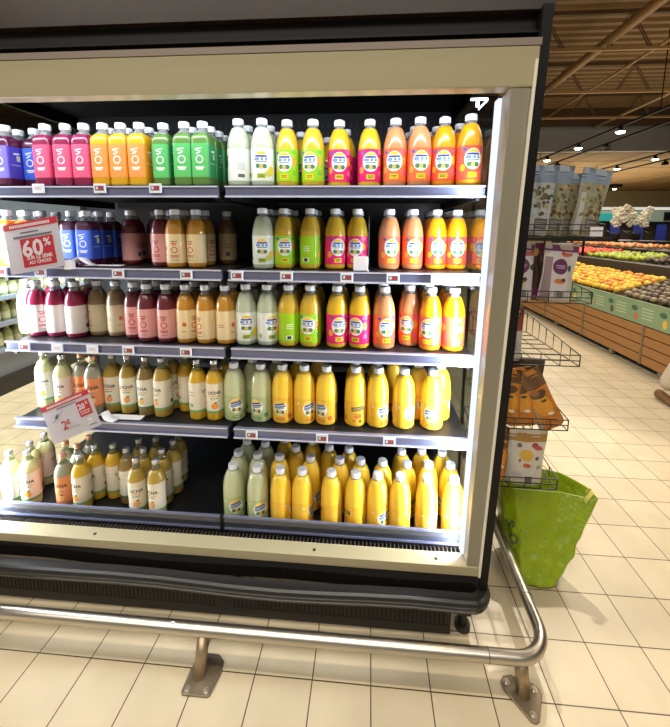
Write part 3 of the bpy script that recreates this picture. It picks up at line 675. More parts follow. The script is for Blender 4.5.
# ------------------------------------------------------------------ floor
m, nt, out = new_mat('beige_floor_tiles'); N = nt.nodes.new; L = nt.links.new
b = N('ShaderNodeBsdfPrincipled'); L(b.outputs[0], out.inputs[0])
tc = N('ShaderNodeTexCoord'); br = N('ShaderNodeTexBrick'); L(tc.outputs['Object'], br.inputs[0])
br.offset = 0; br.squash = 1; br.inputs['Scale'].default_value = 1; br.inputs['Mortar Size'].default_value = .0021; br.inputs['Mortar Smooth'].default_value = .15
br.inputs['Brick Width'].default_value = .2; br.inputs['Row Height'].default_value = .2; br.inputs['Bias'].default_value = 0
br.inputs['Color1'].default_value = lin((212,198,168)); br.inputs['Color2'].default_value = lin((206,192,162)); br.inputs['Mortar'].default_value = lin((74,60,46))
n = N('ShaderNodeTexNoise'); n.inputs['Scale'].default_value = 5; n.inputs['Detail'].default_value = 6; L(tc.outputs['Object'], n.inputs[0])
cr = N('ShaderNodeValToRGB'); cr.color_ramp.elements[0].position = .3; cr.color_ramp.elements[0].color = (.86,.85,.83,1); cr.color_ramp.elements[1].position = .7; cr.color_ramp.elements[1].color = (1,1,1,1)
L(n.outputs[0], cr.inputs[0])
mx = N('ShaderNodeMix'); mx.data_type = 'RGBA'; mx.blend_type = 'MULTIPLY'; mx.inputs[0].default_value = 1; L(br.outputs[0], mx.inputs[6]); L(cr.outputs[0], mx.inputs[7]); L(mx.outputs[2], b.inputs['Base Color'])
b.inputs['Roughness'].default_value = .36; b.inputs['Specular IOR Level'].default_value = .4
bp = N('ShaderNodeBump'); bp.inputs['Strength'].default_value = .35; bp.inputs['Distance'].default_value = .002; bp.invert = True; L(br.outputs['Fac'], bp.inputs['Height']); L(bp.outputs[0], b.inputs['Normal'])
MB().box(-14,34,-6,42,-.05,0).build('floor', m, kind='structure')
# ------------------------------------------------------------------ shopping bag
def shopping_bag():
    t = thing('shopping_bag', 'crumpled lime green shopping bag standing on the tiles beside the case', 'bag', (1.95,.75,0))
    bot = [(1.838,.70),(1.86,.605),(1.92,.590),(1.99,.600),(2.035,.68),(2.00,.82),(1.90,.86),(1.845,.82)]
    top = [(1.805,.80),(1.86,.765),(2.075,.775),(2.215,.735),(2.200,.80),(2.125,.905),(1.93,.98),(1.80,.95)]
    n = 64; rows = 22; vs = []
    def samp(pl, u):
        k = len(pl); a = u*k; i = int(a) % k; f = a-int(a)
        p, q = pl[i], pl[(i+1) % k]; return Vector((p[0]*(1-f)+q[0]*f, p[1]*(1-f)+q[1]*f, 0))
    rnd = random.Random(3); ph = [rnd.uniform(0, 6) for _ in range(12)]
    H = .345
    for j in range(rows+1):
        s = j/rows
        for i in range(n):
            u = i/n; p = samp(bot, u)*(1-s)+samp(top, u)*s
            cen = Vector((1.93,.73,0))*(1-s)+Vector((1.96,.85,0))*s; d = (p-cen); rr = d.length; d.normalize()
            w = .005*math.sin(u*40+ph[0]+s*9)+.004*math.sin(u*73+ph[1]-s*14)+.004*math.sin(s*31+u*17+ph[2])
            w *= math.sin(PI*min(1, s*1.15+.08))
            if s < .08: rr *= (.98+.25*s)
            z = H*s+.008*math.sin(u*2*PI*2+1)*s
            p = cen+d*(rr+w)
            vs.append((p.x-1.95, p.y-.75, max(.001, z)))
    fs = [(j*n+i, j*n+(i+1) % n, (j+1)*n+(i+1) % n, (j+1)*n+i) for j in range(rows) for i in range(n)]+[tuple(range(n))[::-1]]
    mat = pbr('lime_woven_plastic', (148,174,6), .36, coat=.25, noise=.22, nscale=14, bump=1, bscale=34)
    o = MB().add(vs, fs).build('bag_body', mat, t, smooth=True)
    so = o.modifiers.new('Solidify', 'SOLIDIFY'); so.thickness = .002
    o.modifiers.new('Subsurf', 'SUBSURF').levels = 1; o.modifiers['Subsurf'].render_levels = 1
    def strap(a, b, lift, lean):
        pts = []
        for i in range(17):
            u = i/16; p = Vector(a)*(1-u)+Vector(b)*u; s = math.sin(PI*u)
            pts.append(p+Vector((lean[0]*s, lean[1]*s, lift*s**.7)))
        mb = MB()
        for sgn in (0,):
            v = []
            for p in pts: v += [p+Vector((0,-.011,0)), p+Vector((0,.011,0)), p+Vector((0,.011,.002)), p+Vector((0,-.011,.002))]
            f = [(4*i+k, 4*i+(k+1) % 4, 4*i+4+(k+1) % 4, 4*i+4+k) for i in range(16) for k in range(4)]
            mb.add(v, f)
        mb.build('handle', pbr('handle_webbing', (196,190,80), .6), t)
    strap((.20,-.02,.325), (.235,.04,.325), .035, (.03,0))
    strap((-.02,.20,.335), (.14,.17,.335), .03, (0,.03))
    # grey lettering printed on the left face, following its folds
    from mathutils.bvhtree import BVHTree
    bv = BVHTree.FromPolygons([Vector(p) for p in vs], fs)
    v, f = text_mb('slo', .085, .0015)
    d = Vector((.72,.69,0)).normalized(); side = Vector((.69,-.72,0)).normalized()
    xd = (side*.42+Vector((0,0,-.9))).normalized(); yd = (side*.9+Vector((0,0,.42))).normalized()
    O = Vector((1.815-1.95,.68-.75,.175))-d*.2; pts = []
    for a, b, c in v:
        q = O+xd*a+yd*b; h = bv.ray_cast(q, d)
        pts.append(tuple((h[0] if h[0] else q+d*.2)-d*.003))
    MB().add(pts, f).build('lettering', pbr('bag_print', (92,104,70), .5), o)
    return t
bag = shopping_bag()
# ------------------------------------------------------------------ wire basket rack beside the case
rack = thing('wire_basket_rack', 'black wire rack of stacked baskets hung beside the case holding snack pouches', 'rack', (1.70,.62,0))
def K(mb, name, mat, **kw):
    o = mb.build(name, mat, rack, **kw); o.location = -Vector(rack.location); return o
K(MB().tube([(1.695,.90,.0),(1.695,.90,1.80)], .008, 8).tube([(1.695,1.12,.0),(1.695,1.12,1.80)], .008, 8).box(1.64,1.76,.86,1.16,0,.012), 'upright', M['wire'])
BZ = [1.508,1.255,1.005,.735,.475]
def basket(z, x0=1.700, x1=2.0, y0=.60, y1=1.10):
    mb = MB(); r = .0022; lip = .045
    for zz in (0, lip*.5, lip): mb.tube([(x0,y0,z+zz),(x1,y0,z+zz)], r, 6)
    for xx in (x0, x1):
        mb.tube([(xx,y0,z+lip),(xx,y1,z+.10)], r*1.2, 6); mb.tube([(xx,y0,z),(xx,y1,z)], r, 6); mb.tube([(xx,y0,z),(xx,y0,z+lip)], r, 6); mb.tube([(xx,y1,z),(xx,y1,z+.10)], r, 6)
    for k in range(1, 7):
        yy = y0+(y1-y0)*k/7; h = lip+(.10-lip)*k/7
        mb.tube([(x0,yy,z+h),(x0,yy,z),(x1,yy,z),(x1,yy,z+h)], r, 6)
    mb.tube([(x0,y1,z),(x1,y1,z)], r, 6); mb.tube([(x0,y1,z+.10),(x1,y1,z+.10)], r, 6)
    for k in range(1, 4):
        xx = x0+(x1-x0)*k/4; mb.tube([(xx,y0,z+lip),(xx,y0,z),(xx,y1,z)], r*.8, 6)
    K(mb, 'basket', M['wire'])
for z, xe in zip(BZ, (2.035,2.015,1.995,1.975,1.955)): basket(z, x1=xe)
K(MB().box(1.70,2.06,.588,.60,1.492,1.505), 'shelf_edge', M['wire'])
# pouches
def pouch_mesh(w, h, d, mb=None):
    nx, nz = 10, 12; mb = MB(); vs = []
    for side in (-1, 1):
        for j in range(nz+1):
            s = j/nz
            for i in range(nx+1):
                u = i/nx*2-1
                th = d/2*(1-abs(u)**2.5)*(1-s)**.75*(1 if s < .9 else 0)+.0008
                ww = w/2*(1-.03*math.sin(PI*s))
                if s == 0: th = d/2*(1-abs(u)**4)+.0008
                vs.append((u*ww, side*th+.004*math.sin(u*5+s*7)*(s > .2), s*h))
    nn = (nx+1)*(nz+1); fs = []; uv = []
    for sd in (0, 1):
        for j in range(nz):
            for i in range(nx):
                a = sd*nn+j*(nx+1)+i; q = (a, a+1, a+nx+2, a+nx+1)
                c = [(((i+k)/nx-.5)*w, (j+l)/nz*h) for k, l in ((0,0),(1,0),(1,1),(0,1))]
                if sd: q = q[::-1]; c = c[::-1]
                fs.append(q); uv.append(c)
    def lid(j):
        for i in range(nx):
            a = j*(nx+1)+i; fs.append((a, nn+a, nn+a+1, a+1)); uv.append([(0,0)]*4)
    lid(0); lid(nz)
    for j in range(nz):
        for i in (0, nx):
            a = j*(nx+1)+i; fs.append((a, a+nx+1, nn+a+nx+1, nn+a)); uv.append([(0,.0)]*4)
    return mb.add(vs, fs, uv)
def pouch(label, x, y, z, w, h, d, mat, rz=0, rx=0, ry=0, seal=None):
    t = thing('snack_pouch', label, 'pouch', (x,y,z), 0, 'snack pouches in the wire baskets'); t.rotation_euler = (math.radians(rx), math.radians(ry), math.radians(rz))
    pouch_mesh(w, h, d).build('bag', mat, t, smooth=True)
    MB().box(-w/2,w/2,-.0022,.0022,h-.022,h).box(-w/2,w/2,-.003,.003,h-.034,h-.030).build('seal', seal or mat, t)
    return t
silver = pbr('silver_foil', (176,190,204), .28, metal=.5)
def seedmat(nm, base, sp):
    sh = [('r',0,.228,.1,.030,(120,136,156)), ('r',.012,.045,.022,.020,(96,92,90)), ('r',.012,.053,.018,.0015,(150,146,140)), ('r',.012,.045,.018,.0015,(150,146,140)), ('r',.012,.037,.018,.0015,(150,146,140)), ('r',-.034,.08,.009,.08,(170,172,170))]
    rd = random.Random(len(nm)+int(sp[0]))
    for k in range(26):
        c = rd.choice([sp, (92,96,62), (70,78,50), (126,112,80), (96,70,46)])
        sh.append(('e', rd.uniform(-.03,.04), rd.uniform(.075,.19), rd.uniform(.004,.012), rd.uniform(.004,.010), c, rd.uniform(0,3)))
    return shape_mat(nm, base, sh, speck=.45, rough=.25)
sm1 = seedmat('seed_pouch_grey', (168,172,170), (160,152,110)); sm2 = seedmat('seed_pouch_olive', (138,136,112), (166,150,96)); sm3 = seedmat('seed_pouch_green', (124,122,94), (166,116,62))
Z1 = BZ[0]+.004
pouch('silver zip pouch with olive print, leftmost in the top basket', 1.806, .645, Z1, .080, .262, .04, sm1, rz=-22, ry=5, seal=silver)
pouch('silver zip pouch, second from left in the top basket', 1.866, .665, Z1, .085, .264, .04, sm2, rz=-20, ry=6, seal=silver)
pouch('olive seed pouch with blue seal, third from left in the top basket', 1.930, .70, Z1, .095, .240, .04, sm3, rz=-10, ry=3, seal=silver)
pouch('grey seed pouch with a blue zip top, rightmost in the top basket', 1.985, .655, Z1, .105, .252, .045, sm2, rz=2, ry=9, seal=silver)
white_purple = shape_mat('pouch_white_purple', (204,198,196), [('r',0,.205,.1,.012,(120,60,120)), ('e',.0,.135,.028,.030,(96,44,92)), ('r',0,.138,.018,.002,(180,150,180)), ('r',0,.130,.014,.002,(180,150,180)), ('e',.02,.185,.024,.012,(176,90,70)), ('e',.038,.130,.009,.012,(60,90,60)), ('e',.002,.078,.020,.010,(190,120,60)), ('e',.016,.084,.008,.008,(90,50,40)), ('r',.006,.028,.019,.014,(150,150,152)), ('r',.0,.028,.0015,.014,(50,50,50)), ('r',.006,.028,.0015,.014,(50,50,50)), ('r',.012,.028,.0015,.014,(50,50,50)), ('r',.018,.028,.0015,.014,(50,50,50)), ('r',-.045,.08,.014,.09,(150,130,132))], speck=.1)
Z2 = BZ[1]+.004
pouch('white snack pouch with purple top, at the left end of the second basket', 1.768, .645, Z2, .080, .225, .04, white_purple, rz=-30)
pouch('dark brown glossy snack pouch between two white ones in the second basket', 1.838, .70, Z2, .11, .222, .05, shape_mat('pouch_brown', (74,52,44), [('e',.0,.19,.012,.02,(190,150,80)), ('e',-.03,.17,.008,.02,(200,170,110)), ('r',0,.02,.1,.022,(120,40,90))], speck=.4, rough=.2), rz=-15)
pouch('white snack pouch with a purple circle in the second basket', 1.890, .635, Z2, .128, .222, .05, white_purple, rz=4, ry=5)
Z3 = BZ[2]+.004
pouch('pale pouch with reddish-brown top at the left of the third basket', 1.745, .66, Z3, .095, .215, .045, shape_mat('pouch_red', (186,184,186), [('r',0,.17,.1,.05,(132,60,42)), ('r',-.03,.11,.02,.06,(220,120,80)), ('e',.02,.19,.02,.012,(96,40,30)), ('r',.01,.06,.02,.02,(150,150,156))], speck=.35), rz=-15)
pouch('dark brown pouch slumped low behind the orange ones in the fourth basket', 1.840, .72, BZ[3]+.004, .135, .255, .05, shape_mat('pouch_dark', (62,44,34), [('e',.02,.20,.03,.012,(84,62,48))], speck=.4, rough=.3), rz=5, ry=4)
Z4 = BZ[3]+.004
orange_p = shape_mat('pouch_orange', (196,122,40), [('e',.0,.10,.035,.045,(220,150,40)), ('e',.0,.15,.035,.018,(92,66,34)), ('e',-.01,.16,.018,.012,(150,90,50)), ('r',-.045,.08,.009,.10,(170,164,156)), ('r',0,.235,.1,.06,(110,76,44)), ('e',.015,.06,.012,.006,(236,226,200)), ('e',.01,.12,.012,.006,(60,70,40))], speck=.3, rough=.25)
pouch('orange dried-fruit pouch with a silver edge, leftmost in the fourth basket', 1.755, .64, Z4, .09, .235, .045, orange_p, rz=-25, ry=-2)
pouch('orange dried-fruit pouch standing mid fourth basket', 1.825, .640, Z4, .11, .240, .045, orange_p, rz=-10, ry=-12)
pouch('orange dried-fruit pouch leaning far left, rightmost in the fourth basket', 1.930, .635, Z4, .105, .255, .045, orange_p, rz=0, ry=-28)
fruit_p = shape_mat('pouch_fruit', (206,202,194), [('r',0,.20,.1,.018,(170,128,60)), ('e',-.005,.125,.027,.026,(222,176,62)), ('e',.045,.155,.022,.010,(190,60,70),-.3), ('e',.03,.168,.016,.010,(150,60,80)), ('e',-.035,.165,.010,.010,(110,100,100)), ('e',.042,.112,.010,.008,(60,90,60)), ('e',.0,.080,.016,.010,(186,90,50)), ('e',-.03,.10,.006,.006,(140,70,50)), ('r',.01,.02,.014,.016,(90,92,100)), ('e',.05,.075,.012,.008,(150,150,110)), ('e',-.04,.04,.02,.014,(186,184,182))], speck=.15)
Z5 = BZ[4]+.004
pouch('orange and brown pouch at the left end of the lowest basket', 1.735, .66, Z5, .075, .235, .04, orange_p, rz=-25)
pouch('white pouch printed with a yellow fruit in the lowest basket', 1.835, .640, Z5, .155, .235, .055, fruit_p, rz=3, ry=2)
MB().box(1.985,2.03,.60,.602,1.508,1.545).build('shelf_card', M['white'])
tag(bpy.data.objects['shelf_card'], 'small white card clipped at the right end of the top basket', 'card')
# ------------------------------------------------------------------ produce stand on the right
stand = thing('produce_stand', 'long wooden produce stand with a green printed banner along the aisle', 'produce stand', (4.2,5,0))
def S(mb, name, mat, par=stand, **kw):
    o = mb.build(name, mat, par, **kw)
    if par is stand: o.location = -Vector(stand.location)
    return o
wood = pbr('warm_wood', (168,120,70), .5, noise=.28, nscale=5, stretch=(1,1,12))
Y0, Y1 = 2.95, 9.5
for k in range(4):
    S(MB().box(4.20,4.23,Y0,Y1,.075+k*.108,.170+k*.108), 'wood_plank', wood)
S(MB().box(4.22,4.9,Y0,Y1,.06,.50), 'stand_core', M['kick'])
S(MB().box(4.28,4.9,Y0,Y1,0,.07), 'stand_plinth', M['slot'])
for yy in (3.35,4.5,5.65,6.8,7.95): S(MB().box(4.19,4.201,yy,yy+.03,.07,.51), 'stand_batten', pbr('batten_grey', (130,112,84), .5))
for yy in (3.1,3.9,5.3,6.7): S(MB().tube([(4.22,yy,.035),(4.26,yy,.035)], .033, 12), 'caster', M['greyalu'])
bsh = []
rr = random.Random(5)
for k in range(18):
    yk = k*.42; 
    for q in range(4): bsh.append(('r',yk+.1,.07+q*.035,.085,.006,(196,206,176)))
    bsh.append(('e',yk+.27,.07,.03,.045,[(232,190,70),(206,120,80),(90,80,50),(220,150,90)][k % 4]))
    bsh.append(('e',yk+.30,.16,.05,.03,(70,108,80)))
bm_ = shape_mat('green_banner_print', (140,166,130), bsh[:72], rough=.6, coat=0)
L_ = Y1-Y0
mb = MB().add([(4.185,Y1,.515),(4.185,Y0,.515),(4.185,Y0,.755),(4.185,Y1,.755)], [(0,1,2,3)], [[(Y1-2.8,0),(Y0-2.8,0),(Y0-2.8,.24),(Y1-2.8,.24)]])
S(mb, 'banner', bm_)
S(MB().box(4.187,4.21,Y0,Y1,.51,.762), 'fascia_board', pbr('pale_green_board', (150,168,128), .5))
S(MB().hexa([(4.21,Y0,.5),(4.95,Y0,.5),(4.95,Y1,.5),(4.21,Y1,.5),(4.21,Y0,.73),(4.95,Y0,.93),(4.95,Y1,.93),(4.21,Y1,.73)]), 'sloping_tray', pbr('dark_tray', (60,50,40), .6))
S(MB().box(4.95,5.10,Y0,Y1,0,1.08), 'tier_wall', pbr('tier_grey', (70,64,54), .5))
S(MB().hexa([(5.0,Y0,.9),(5.9,Y0,.9),(5.9,Y1,.9),(5.0,Y1,.9),(5.0,Y0,1.06),(5.9,Y0,1.12),(5.9,Y1,1.12),(5.0,Y1,1.06)]), 'upper_tray', pbr('dark_tray_upper', (52,46,40), .6))
S(MB().box(5.0,5.9,Y0,Y1,0,.9), 'rear_body', M['kick'])
for yy in (3.95, 5.9): S(MB().hexa([(4.22,yy,.72),(4.94,yy,.90),(4.94,yy+.02,.90),(4.22,yy+.02,.72),(4.22,yy,.78),(4.94,yy,.98),(4.94,yy+.02,.98),(4.22,yy+.02,.78)]), 'tray_divider', pbr('divider_wood', (120,92,60), .5))
S(MB().box(5.9,6.6,5.0,9.5,0,1.22), 'back_tier', M['kick'])
for yy in (6.35, 7.9): S(MB().box(5.10,5.13,yy,yy+.03,1.08,1.9), 'sign_pole', M['black'])
def fruit_field(name, label, cat, group, cnt, area, zf, r, cols, sz=1, seed=1, stem=True):
    rd = random.Random(seed); base = None; x0, x1, y0, y1 = area; pts = []
    mats = [pbr(name+'_skin', c, .42, coat=.2, noise=.15, nscale=30) for c in cols]
    me = []
    for mm in mats:
        o = MB().sphere((0,0,0), r, 10, 7, sz).build(name, mm, None, smooth=True); me.append(o)
    nx = max(1, int((x1-x0)/(r*2.05))); ny = max(1, int((y1-y0)/(r*2.05))); cells = [(i, j) for i in range(nx) for j in range(ny)]
    rd.shuffle(cells); used = set()
    for k, (i, j) in enumerate(cells[:cnt]):
        q = rd.randrange(len(me)); o = me[q]
        if q in used: o = o.copy(); C.objects.link(o)
        used.add(q)
        x = x0+(i+.5)*r*2.05; y = y0+(j+.5)*r*2.05
        o.location = (x+rd.uniform(-.3,.3)*r, y+rd.uniform(-.3,.3)*r, zf(x)+r*sz*rd.uniform(1,1.5)); o.rotation_euler = (rd.uniform(-.0,.0), 0, rd.uniform(0, 6)); tag(o, label, cat, group)
    for q, o in enumerate(me):
        if q not in used: bpy.data.objects.remove(o)
zlow = lambda x: .73+(x-4.21)*(.20/.74)+.002
zup = lambda x: 1.06+(x-5.0)*(.06/.9)+.002
fruit_field('mango', 'yellow-orange fruit heaped on the lower sloping tray of the produce stand', 'fruit', 'yellow fruit on the lower tray', 150, (4.24,4.92,3.98,5.86), zlow, .043, [(236,188,40),(228,168,36),(240,200,70),(214,140,40)], .85, 1)
fruit_field('potato', 'brownish produce lying in the near bin of the lower tray', 'vegetable', 'brown produce in the near bin', 70, (4.24,4.92,3.0,3.92), zlow, .042, [(120,100,74),(96,84,66),(150,132,100)], .8, 2)
fruit_field('mango', 'orange fruit heaped at the far end of the lower sloping tray', 'fruit', 'orange fruit at the far end', 60, (4.24,4.92,5.94,7.2), zlow, .046, [(236,180,40),(240,196,60)], .9, 6)
fruit_field('apple', 'green apple piled on the upper tray of the produce stand', 'fruit', 'green apples on the upper tray', 90, (5.12,5.86,5.0,6.3), zup, .042, [(164,178,40),(184,190,60),(140,160,40)], .9, 3)
fruit_field('onion', 'dark brownish produce piled on the near upper tray', 'vegetable', 'dark produce on the near upper tray', 60, (5.12,5.86,3.9,4.95), zup, .042, [(92,70,56),(120,96,76),(70,56,50)], .9, 7)
fruit_field('tomato', 'red tomato piled on the far upper tray of the produce stand', 'vegetable', 'red tomatoes on the far upper tray', 100, (5.12,5.86,6.4,7.85), zup, .045, [(220,66,34),(206,50,30),(230,90,50)], .9, 4)
fruit_field('peach', 'peach-coloured fruit on the highest rear tier', 'fruit', 'peach-coloured fruit on the rear tier', 80, (5.92,6.5,6.0,8.6), lambda x: 1.222, .045, [(232,160,96),(220,136,80),(240,180,120)], .9, 5)
# ------------------------------------------------------------------ white orchids on a stand top
def orchid(x, y, z, sc, label, seed):
    t = thing('potted_orchid', label, 'plant', (x,y,z), 0, 'white orchids above the produce')
    rd = random.Random(seed); green = pbr('orchid_green', (60,80,44), .5); wh = pbr('orchid_white', (232,226,206), .6); potm = pbr('pot_dark', (60,50,40), .6)
    lathe([(.06*sc,0),(.08*sc,.12*sc),(.085*sc,.13*sc)], 16).build('pot', potm, t, smooth=True)
    for s in range(4):
        a = rd.uniform(0, 6.28); dx, dy = math.cos(a), math.sin(a)*.6
        pts = [(dx*.22*sc*u**1.4, dy*.22*sc*u**1.4, .12*sc+(.62*u-.16*u**3)*sc) for u in [i/8 for i in range(9)]]
        MB().tube(pts, .005*sc, 6).build('stem', green, t)
        for k in range(7):
            p = pts[3+k*5//7 if 3+k*5//7 < 9 else 8]; c = (p[0]+rd.uniform(-.06,.06)*sc, p[1]+rd.uniform(-.06,.06)*sc, p[2]+rd.uniform(-.05,.06)*sc)
            mb = MB()
            for q in range(5):
                aa = q*2*PI/5+rd.uniform(0, 1); px, pz = math.cos(aa)*.035*sc, math.sin(aa)*.035*sc
                mb.sphere((c[0]+px, c[1]-.01*sc, c[2]+pz), .030*sc, 8, 6, .9)
            mb.build('blossom', wh, t, smooth=True)
    for k in range(5):
        a = k*1.3; MB().add([(0,0,.12*sc),(math.cos(a)*.14*sc-.02,math.sin(a)*.14*sc,.19*sc),(math.cos(a)*.26*sc,math.sin(a)*.26*sc,.12*sc),(math.cos(a)*.14*sc+.03,math.sin(a)*.14*sc+.03,.185*sc)], [(0,1,2,3)]).build('leaf', green, t)
MB().box(6.62,8.0,8.0,9.8,0,1.32).build('display_plinth', M['kick'])
tag(bpy.data.objects['display_plinth'], 'dark display plinth carrying the white orchids at the back', 'plinth')
orchid(6.85,8.3,1.32,1.25,'bushy white orchid in a dark pot, left one above the produce',1)
orchid(7.72,8.9,1.32,1.25,'bushy white orchid in a dark pot, right one above the produce',2)
# ------------------------------------------------------------------ far counter with blue panels
ctr = thing('service_counter', 'far dark counter with blue panels under a pale teal sign band', 'counter', (12,14,0))
def T(mb, name, mat):
    o = mb.build(name, mat, ctr); o.location = -Vector(ctr.location); return o
T(MB().box(8.2,24,13.6,14.2,0,1.15), 'counter_base', pbr('counter_dark', (40,34,32), .5))
T(MB().box(8.2,24,13.9,14.1,1.82,1.90), 'lintel', M['black'])
T(MB().box(8.2,24,13.95,14.2,1.90,2.30), 'sign_band', pbr('pale_teal', (150,176,168), .5))
T(MB().box(9.6,10.4,13.90,13.95,1.92,2.20), 'teal_sign', pbr('teal', (40,170,180), .5))
T(MB().box(12.0,13.6,13.90,13.95,1.95,2.25), 'menu_board', M['black'])
blue = pbr('deep_blue_panel', (46,62,168), .5)
for k in range(11):
    x = 9.3+k*.82; T(MB().box(x,x+.32,13.85,13.9,1.15,1.80), 'blue_panel', blue)
T(MB().box(8.2,24,14.2,14.3,1.15,1.82), 'counter_back', pbr('counter_brown', (70,62,52), .5))  # plain dark brown backing, not emissive
T(MB().box(8.0,26,14.4,14.6,2.36,2.46), 'light_cornice', emit_mat('cornice_light', (226,224,210), .9))
# ------------------------------------------------------------------ store shell
MB().box(-14,34,30,30.2,0,7).build('wall_back', pbr('back_wall', (176,164,132), .7), kind='structure')
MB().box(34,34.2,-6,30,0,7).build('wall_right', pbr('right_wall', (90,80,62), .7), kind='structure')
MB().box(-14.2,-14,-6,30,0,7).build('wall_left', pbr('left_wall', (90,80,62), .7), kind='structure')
# ribbed steel deck ceiling
m, nt, out = new_mat('ribbed_deck'); b = nt.nodes.new('ShaderNodeBsdfPrincipled'); nt.links.new(b.outputs[0], out.inputs[0])
b.inputs['Base Color'].default_value = lin((138,112,76)); b.inputs['Roughness'].default_value = .65
mb = MB(); y = -6
while y < 14.9:
    mb.extr([(y,6.2),(y+.12,6.2),(y+.15,6.29),(y+.27,6.29),(y+.30,6.2),(y+.30,6.34),(y,6.34)], -14, 34); y += .30
mb.build('ceiling', m, kind='structure')
MB().box(-14,34,14.9,15.1,4.62,5.55).build('trim_1', pbr('fascia_grey', (150,152,160), .5), kind='structure')
MB().box(-14,34,14.8,14.95,5.55,6.3).build('trim_2', pbr('fascia_brown', (84,64,44), .6), kind='structure')
MB().box(-14,34,14.86,14.9,5.42,5.50).build('trim_3', pbr('duct_pale', (150,166,172), .4, metal=.4), kind='structure')
lowc = pbr('brown_ceiling_panel', (138,112,74), .75, noise=.06, nscale=2)
mb = MB().box(-14,34,15.1,30,4.62,4.70)
mb.build('trim_4', lowc, kind='structure')
mb = MB()
for k in range(24): mb.box(-6+k*1.8,-6+k*1.8+.05,15.1,30,4.60,4.62)
for k in range(8): mb.box(-14,34,15.2+k*1.8,15.25+k*1.8,4.60,4.62)
mb.build('trim_5', pbr('panel_joint', (168,138,92), .6), kind='structure')
steelb = pbr('painted_truss', (160,128,84), .5)
darkt = pbr('dark_truss', (92,70,48), .6)
def beam_pipe(x, z, r, label):
    o = MB().tube([(x,-5,z),(x,14.8,z)], r, 14).build('ceiling_pipe', steelb, smooth=True); tag(o, label, 'pipe')
beam_pipe(6.25, 5.62, .10, 'thick pale pipe running diagonally under the ceiling, nearest the case')
beam_pipe(7.65, 5.72, .035, 'thin pale pipe under the ceiling right of the thick one')
beam_pipe(9.7, 5.5, .055, 'slim pale pipe lowest at the right edge of the ceiling')
def truss(y, label):
    t = thing('roof_truss', label, 'truss', (8,y,5.4), 0, 'roof trusses')
    mb = MB(); mb.box(-9,14,-.035,.035,.72,.80); mb.build('top_chord', darkt, t)
    MB().box(-9,14,-.03,.03,0,.06).build('bottom_chord', steelb, t)
    x = -5.4
    while x < 13.4:
        mb = MB()
        for dx in (-.03,.03): mb.tube([(x+dx,0,.03),(x+.45+dx,0,.75),(x+.9+dx,0,.03)], .016, 6)
        mb.build('web_bar', darkt, t); x += 1.8
for y, s in ((5.6,'nearest'),(8.2,'second nearest'),(10.8,'third nearest'),(13.3,'farthest')): truss(y, 'brown steel roof truss with slanted web bars, %s to the case' % s)
ct = thing('cable_tray', 'dark horizontal cable tray hanging on rods under the ribbed roof', 'cable tray', (9.4,7,5.2))
MB().box(-2.6,2.6,-.07,.07,-.05,.07).build('tray', M['black'], ct)
for hx in (-2.3,0,2.3): MB().tube([(hx,0,.07),(hx,0,1.0)], .01, 6).build('hanger_rod', M['black'], ct)
# track lights
spot_emit = emit_mat('spot_glow', (255,244,220), 30)
def track(x, y0, y1, label):
    o = MB().box(x-.03,x+.03,y0,y1,4.38,4.43).build('light_track', M['black']); tag(o, label, 'light track', 'black light tracks')
track(8.0,4,24,'black ceiling light track nearest the case, carrying round spotlights')
track(8.95,4,24,'bare black ceiling track just right of the first lit one')
track(11.9,6,26,'black ceiling light track further right, carrying round spotlights')
track(13.0,6,26,'bare black ceiling track just right of the second lit one')
s0 = None
ORDS = ['nearest','second','third','fourth','fifth','sixth']
def spot(x, y, label, z=4.38, dark=False):
    t = thing('track_spotlight', label, 'spotlight', (x,y,z), 0, 'ceiling track spotlights')
    MB().tube([(0,0,0),(0,0,-.06)], .012, 8).box(-.05,.05,-.02,.02,-.04,0).build('mount', M['black'], t)
    if dark:
        MB().tube([(-.10,0,-.12),(.10,0,-.10)], .07, 12).build('housing', M['black'], t)
        return t
    MB().tube([(0,0,-.05),(0,0,-.13)], [.06,.115], 18).build('housing', M['black'], t, smooth=True)
    MB().tube([(0,0,-.131),(0,0,-.160)], [.112,.095], 18).build('lamp_disc', spot_emit, t)
    return t
for k, (x, y) in enumerate(((8.0,10.4),(8.0,12.5),(8.0,14.7))): spot(x, y, 'round glowing spotlight on the first track, %s from the case' % ORDS[k])
for k, (x, y) in enumerate(((11.9,14.6),(11.9,16.8),(11.9,18.8))): spot(x, y, 'round glowing spotlight on the second track, %s from the case' % ORDS[k])
spot(17.3, 25.7, 'small glowing spotlight farthest away above the orchids', 4.45)
MB().box(17.0,17.6,25.4,26,4.45,4.62).build('lamp_base', M['black']); tag(bpy.data.objects['lamp_base'], 'dark ceiling base of the farthest spotlight', 'mount')
for k, (x, y) in enumerate(((8.95,12.6),(8.95,15.9),(13.0,15.6))): spot(x, y, 'unlit black spotlight on a bare track, %s from the case' % ORDS[k], dark=True)
# hangers
mb = None
for k, (x, y) in enumerate(((8.0,15.3),(8.95,18.0),(11.9,18.3),(13.0,21),(8.0,9),(8.95,9),(11.9,10),(13.0,10))):
    zt = 4.62 if y > 15.1 else 6.2
    o = MB().tube([(x,y,4.43),(x,y,zt)], .012, 6).build('track_hanger', M['black']); tag(o, 'thin black hanger rod of the %s track, %s' % ({8.0:'first lit',8.95:'first bare',11.9:'second lit',13.0:'second bare'}[x], 'far end' if y > 12 else 'near end'), 'rod')
o = MB().box(9.9,10.6,18.2,18.5,3.9,4.6).build('hanging_speaker', M['black']); tag(o, 'dark box hanging from the low brown ceiling', 'speaker')
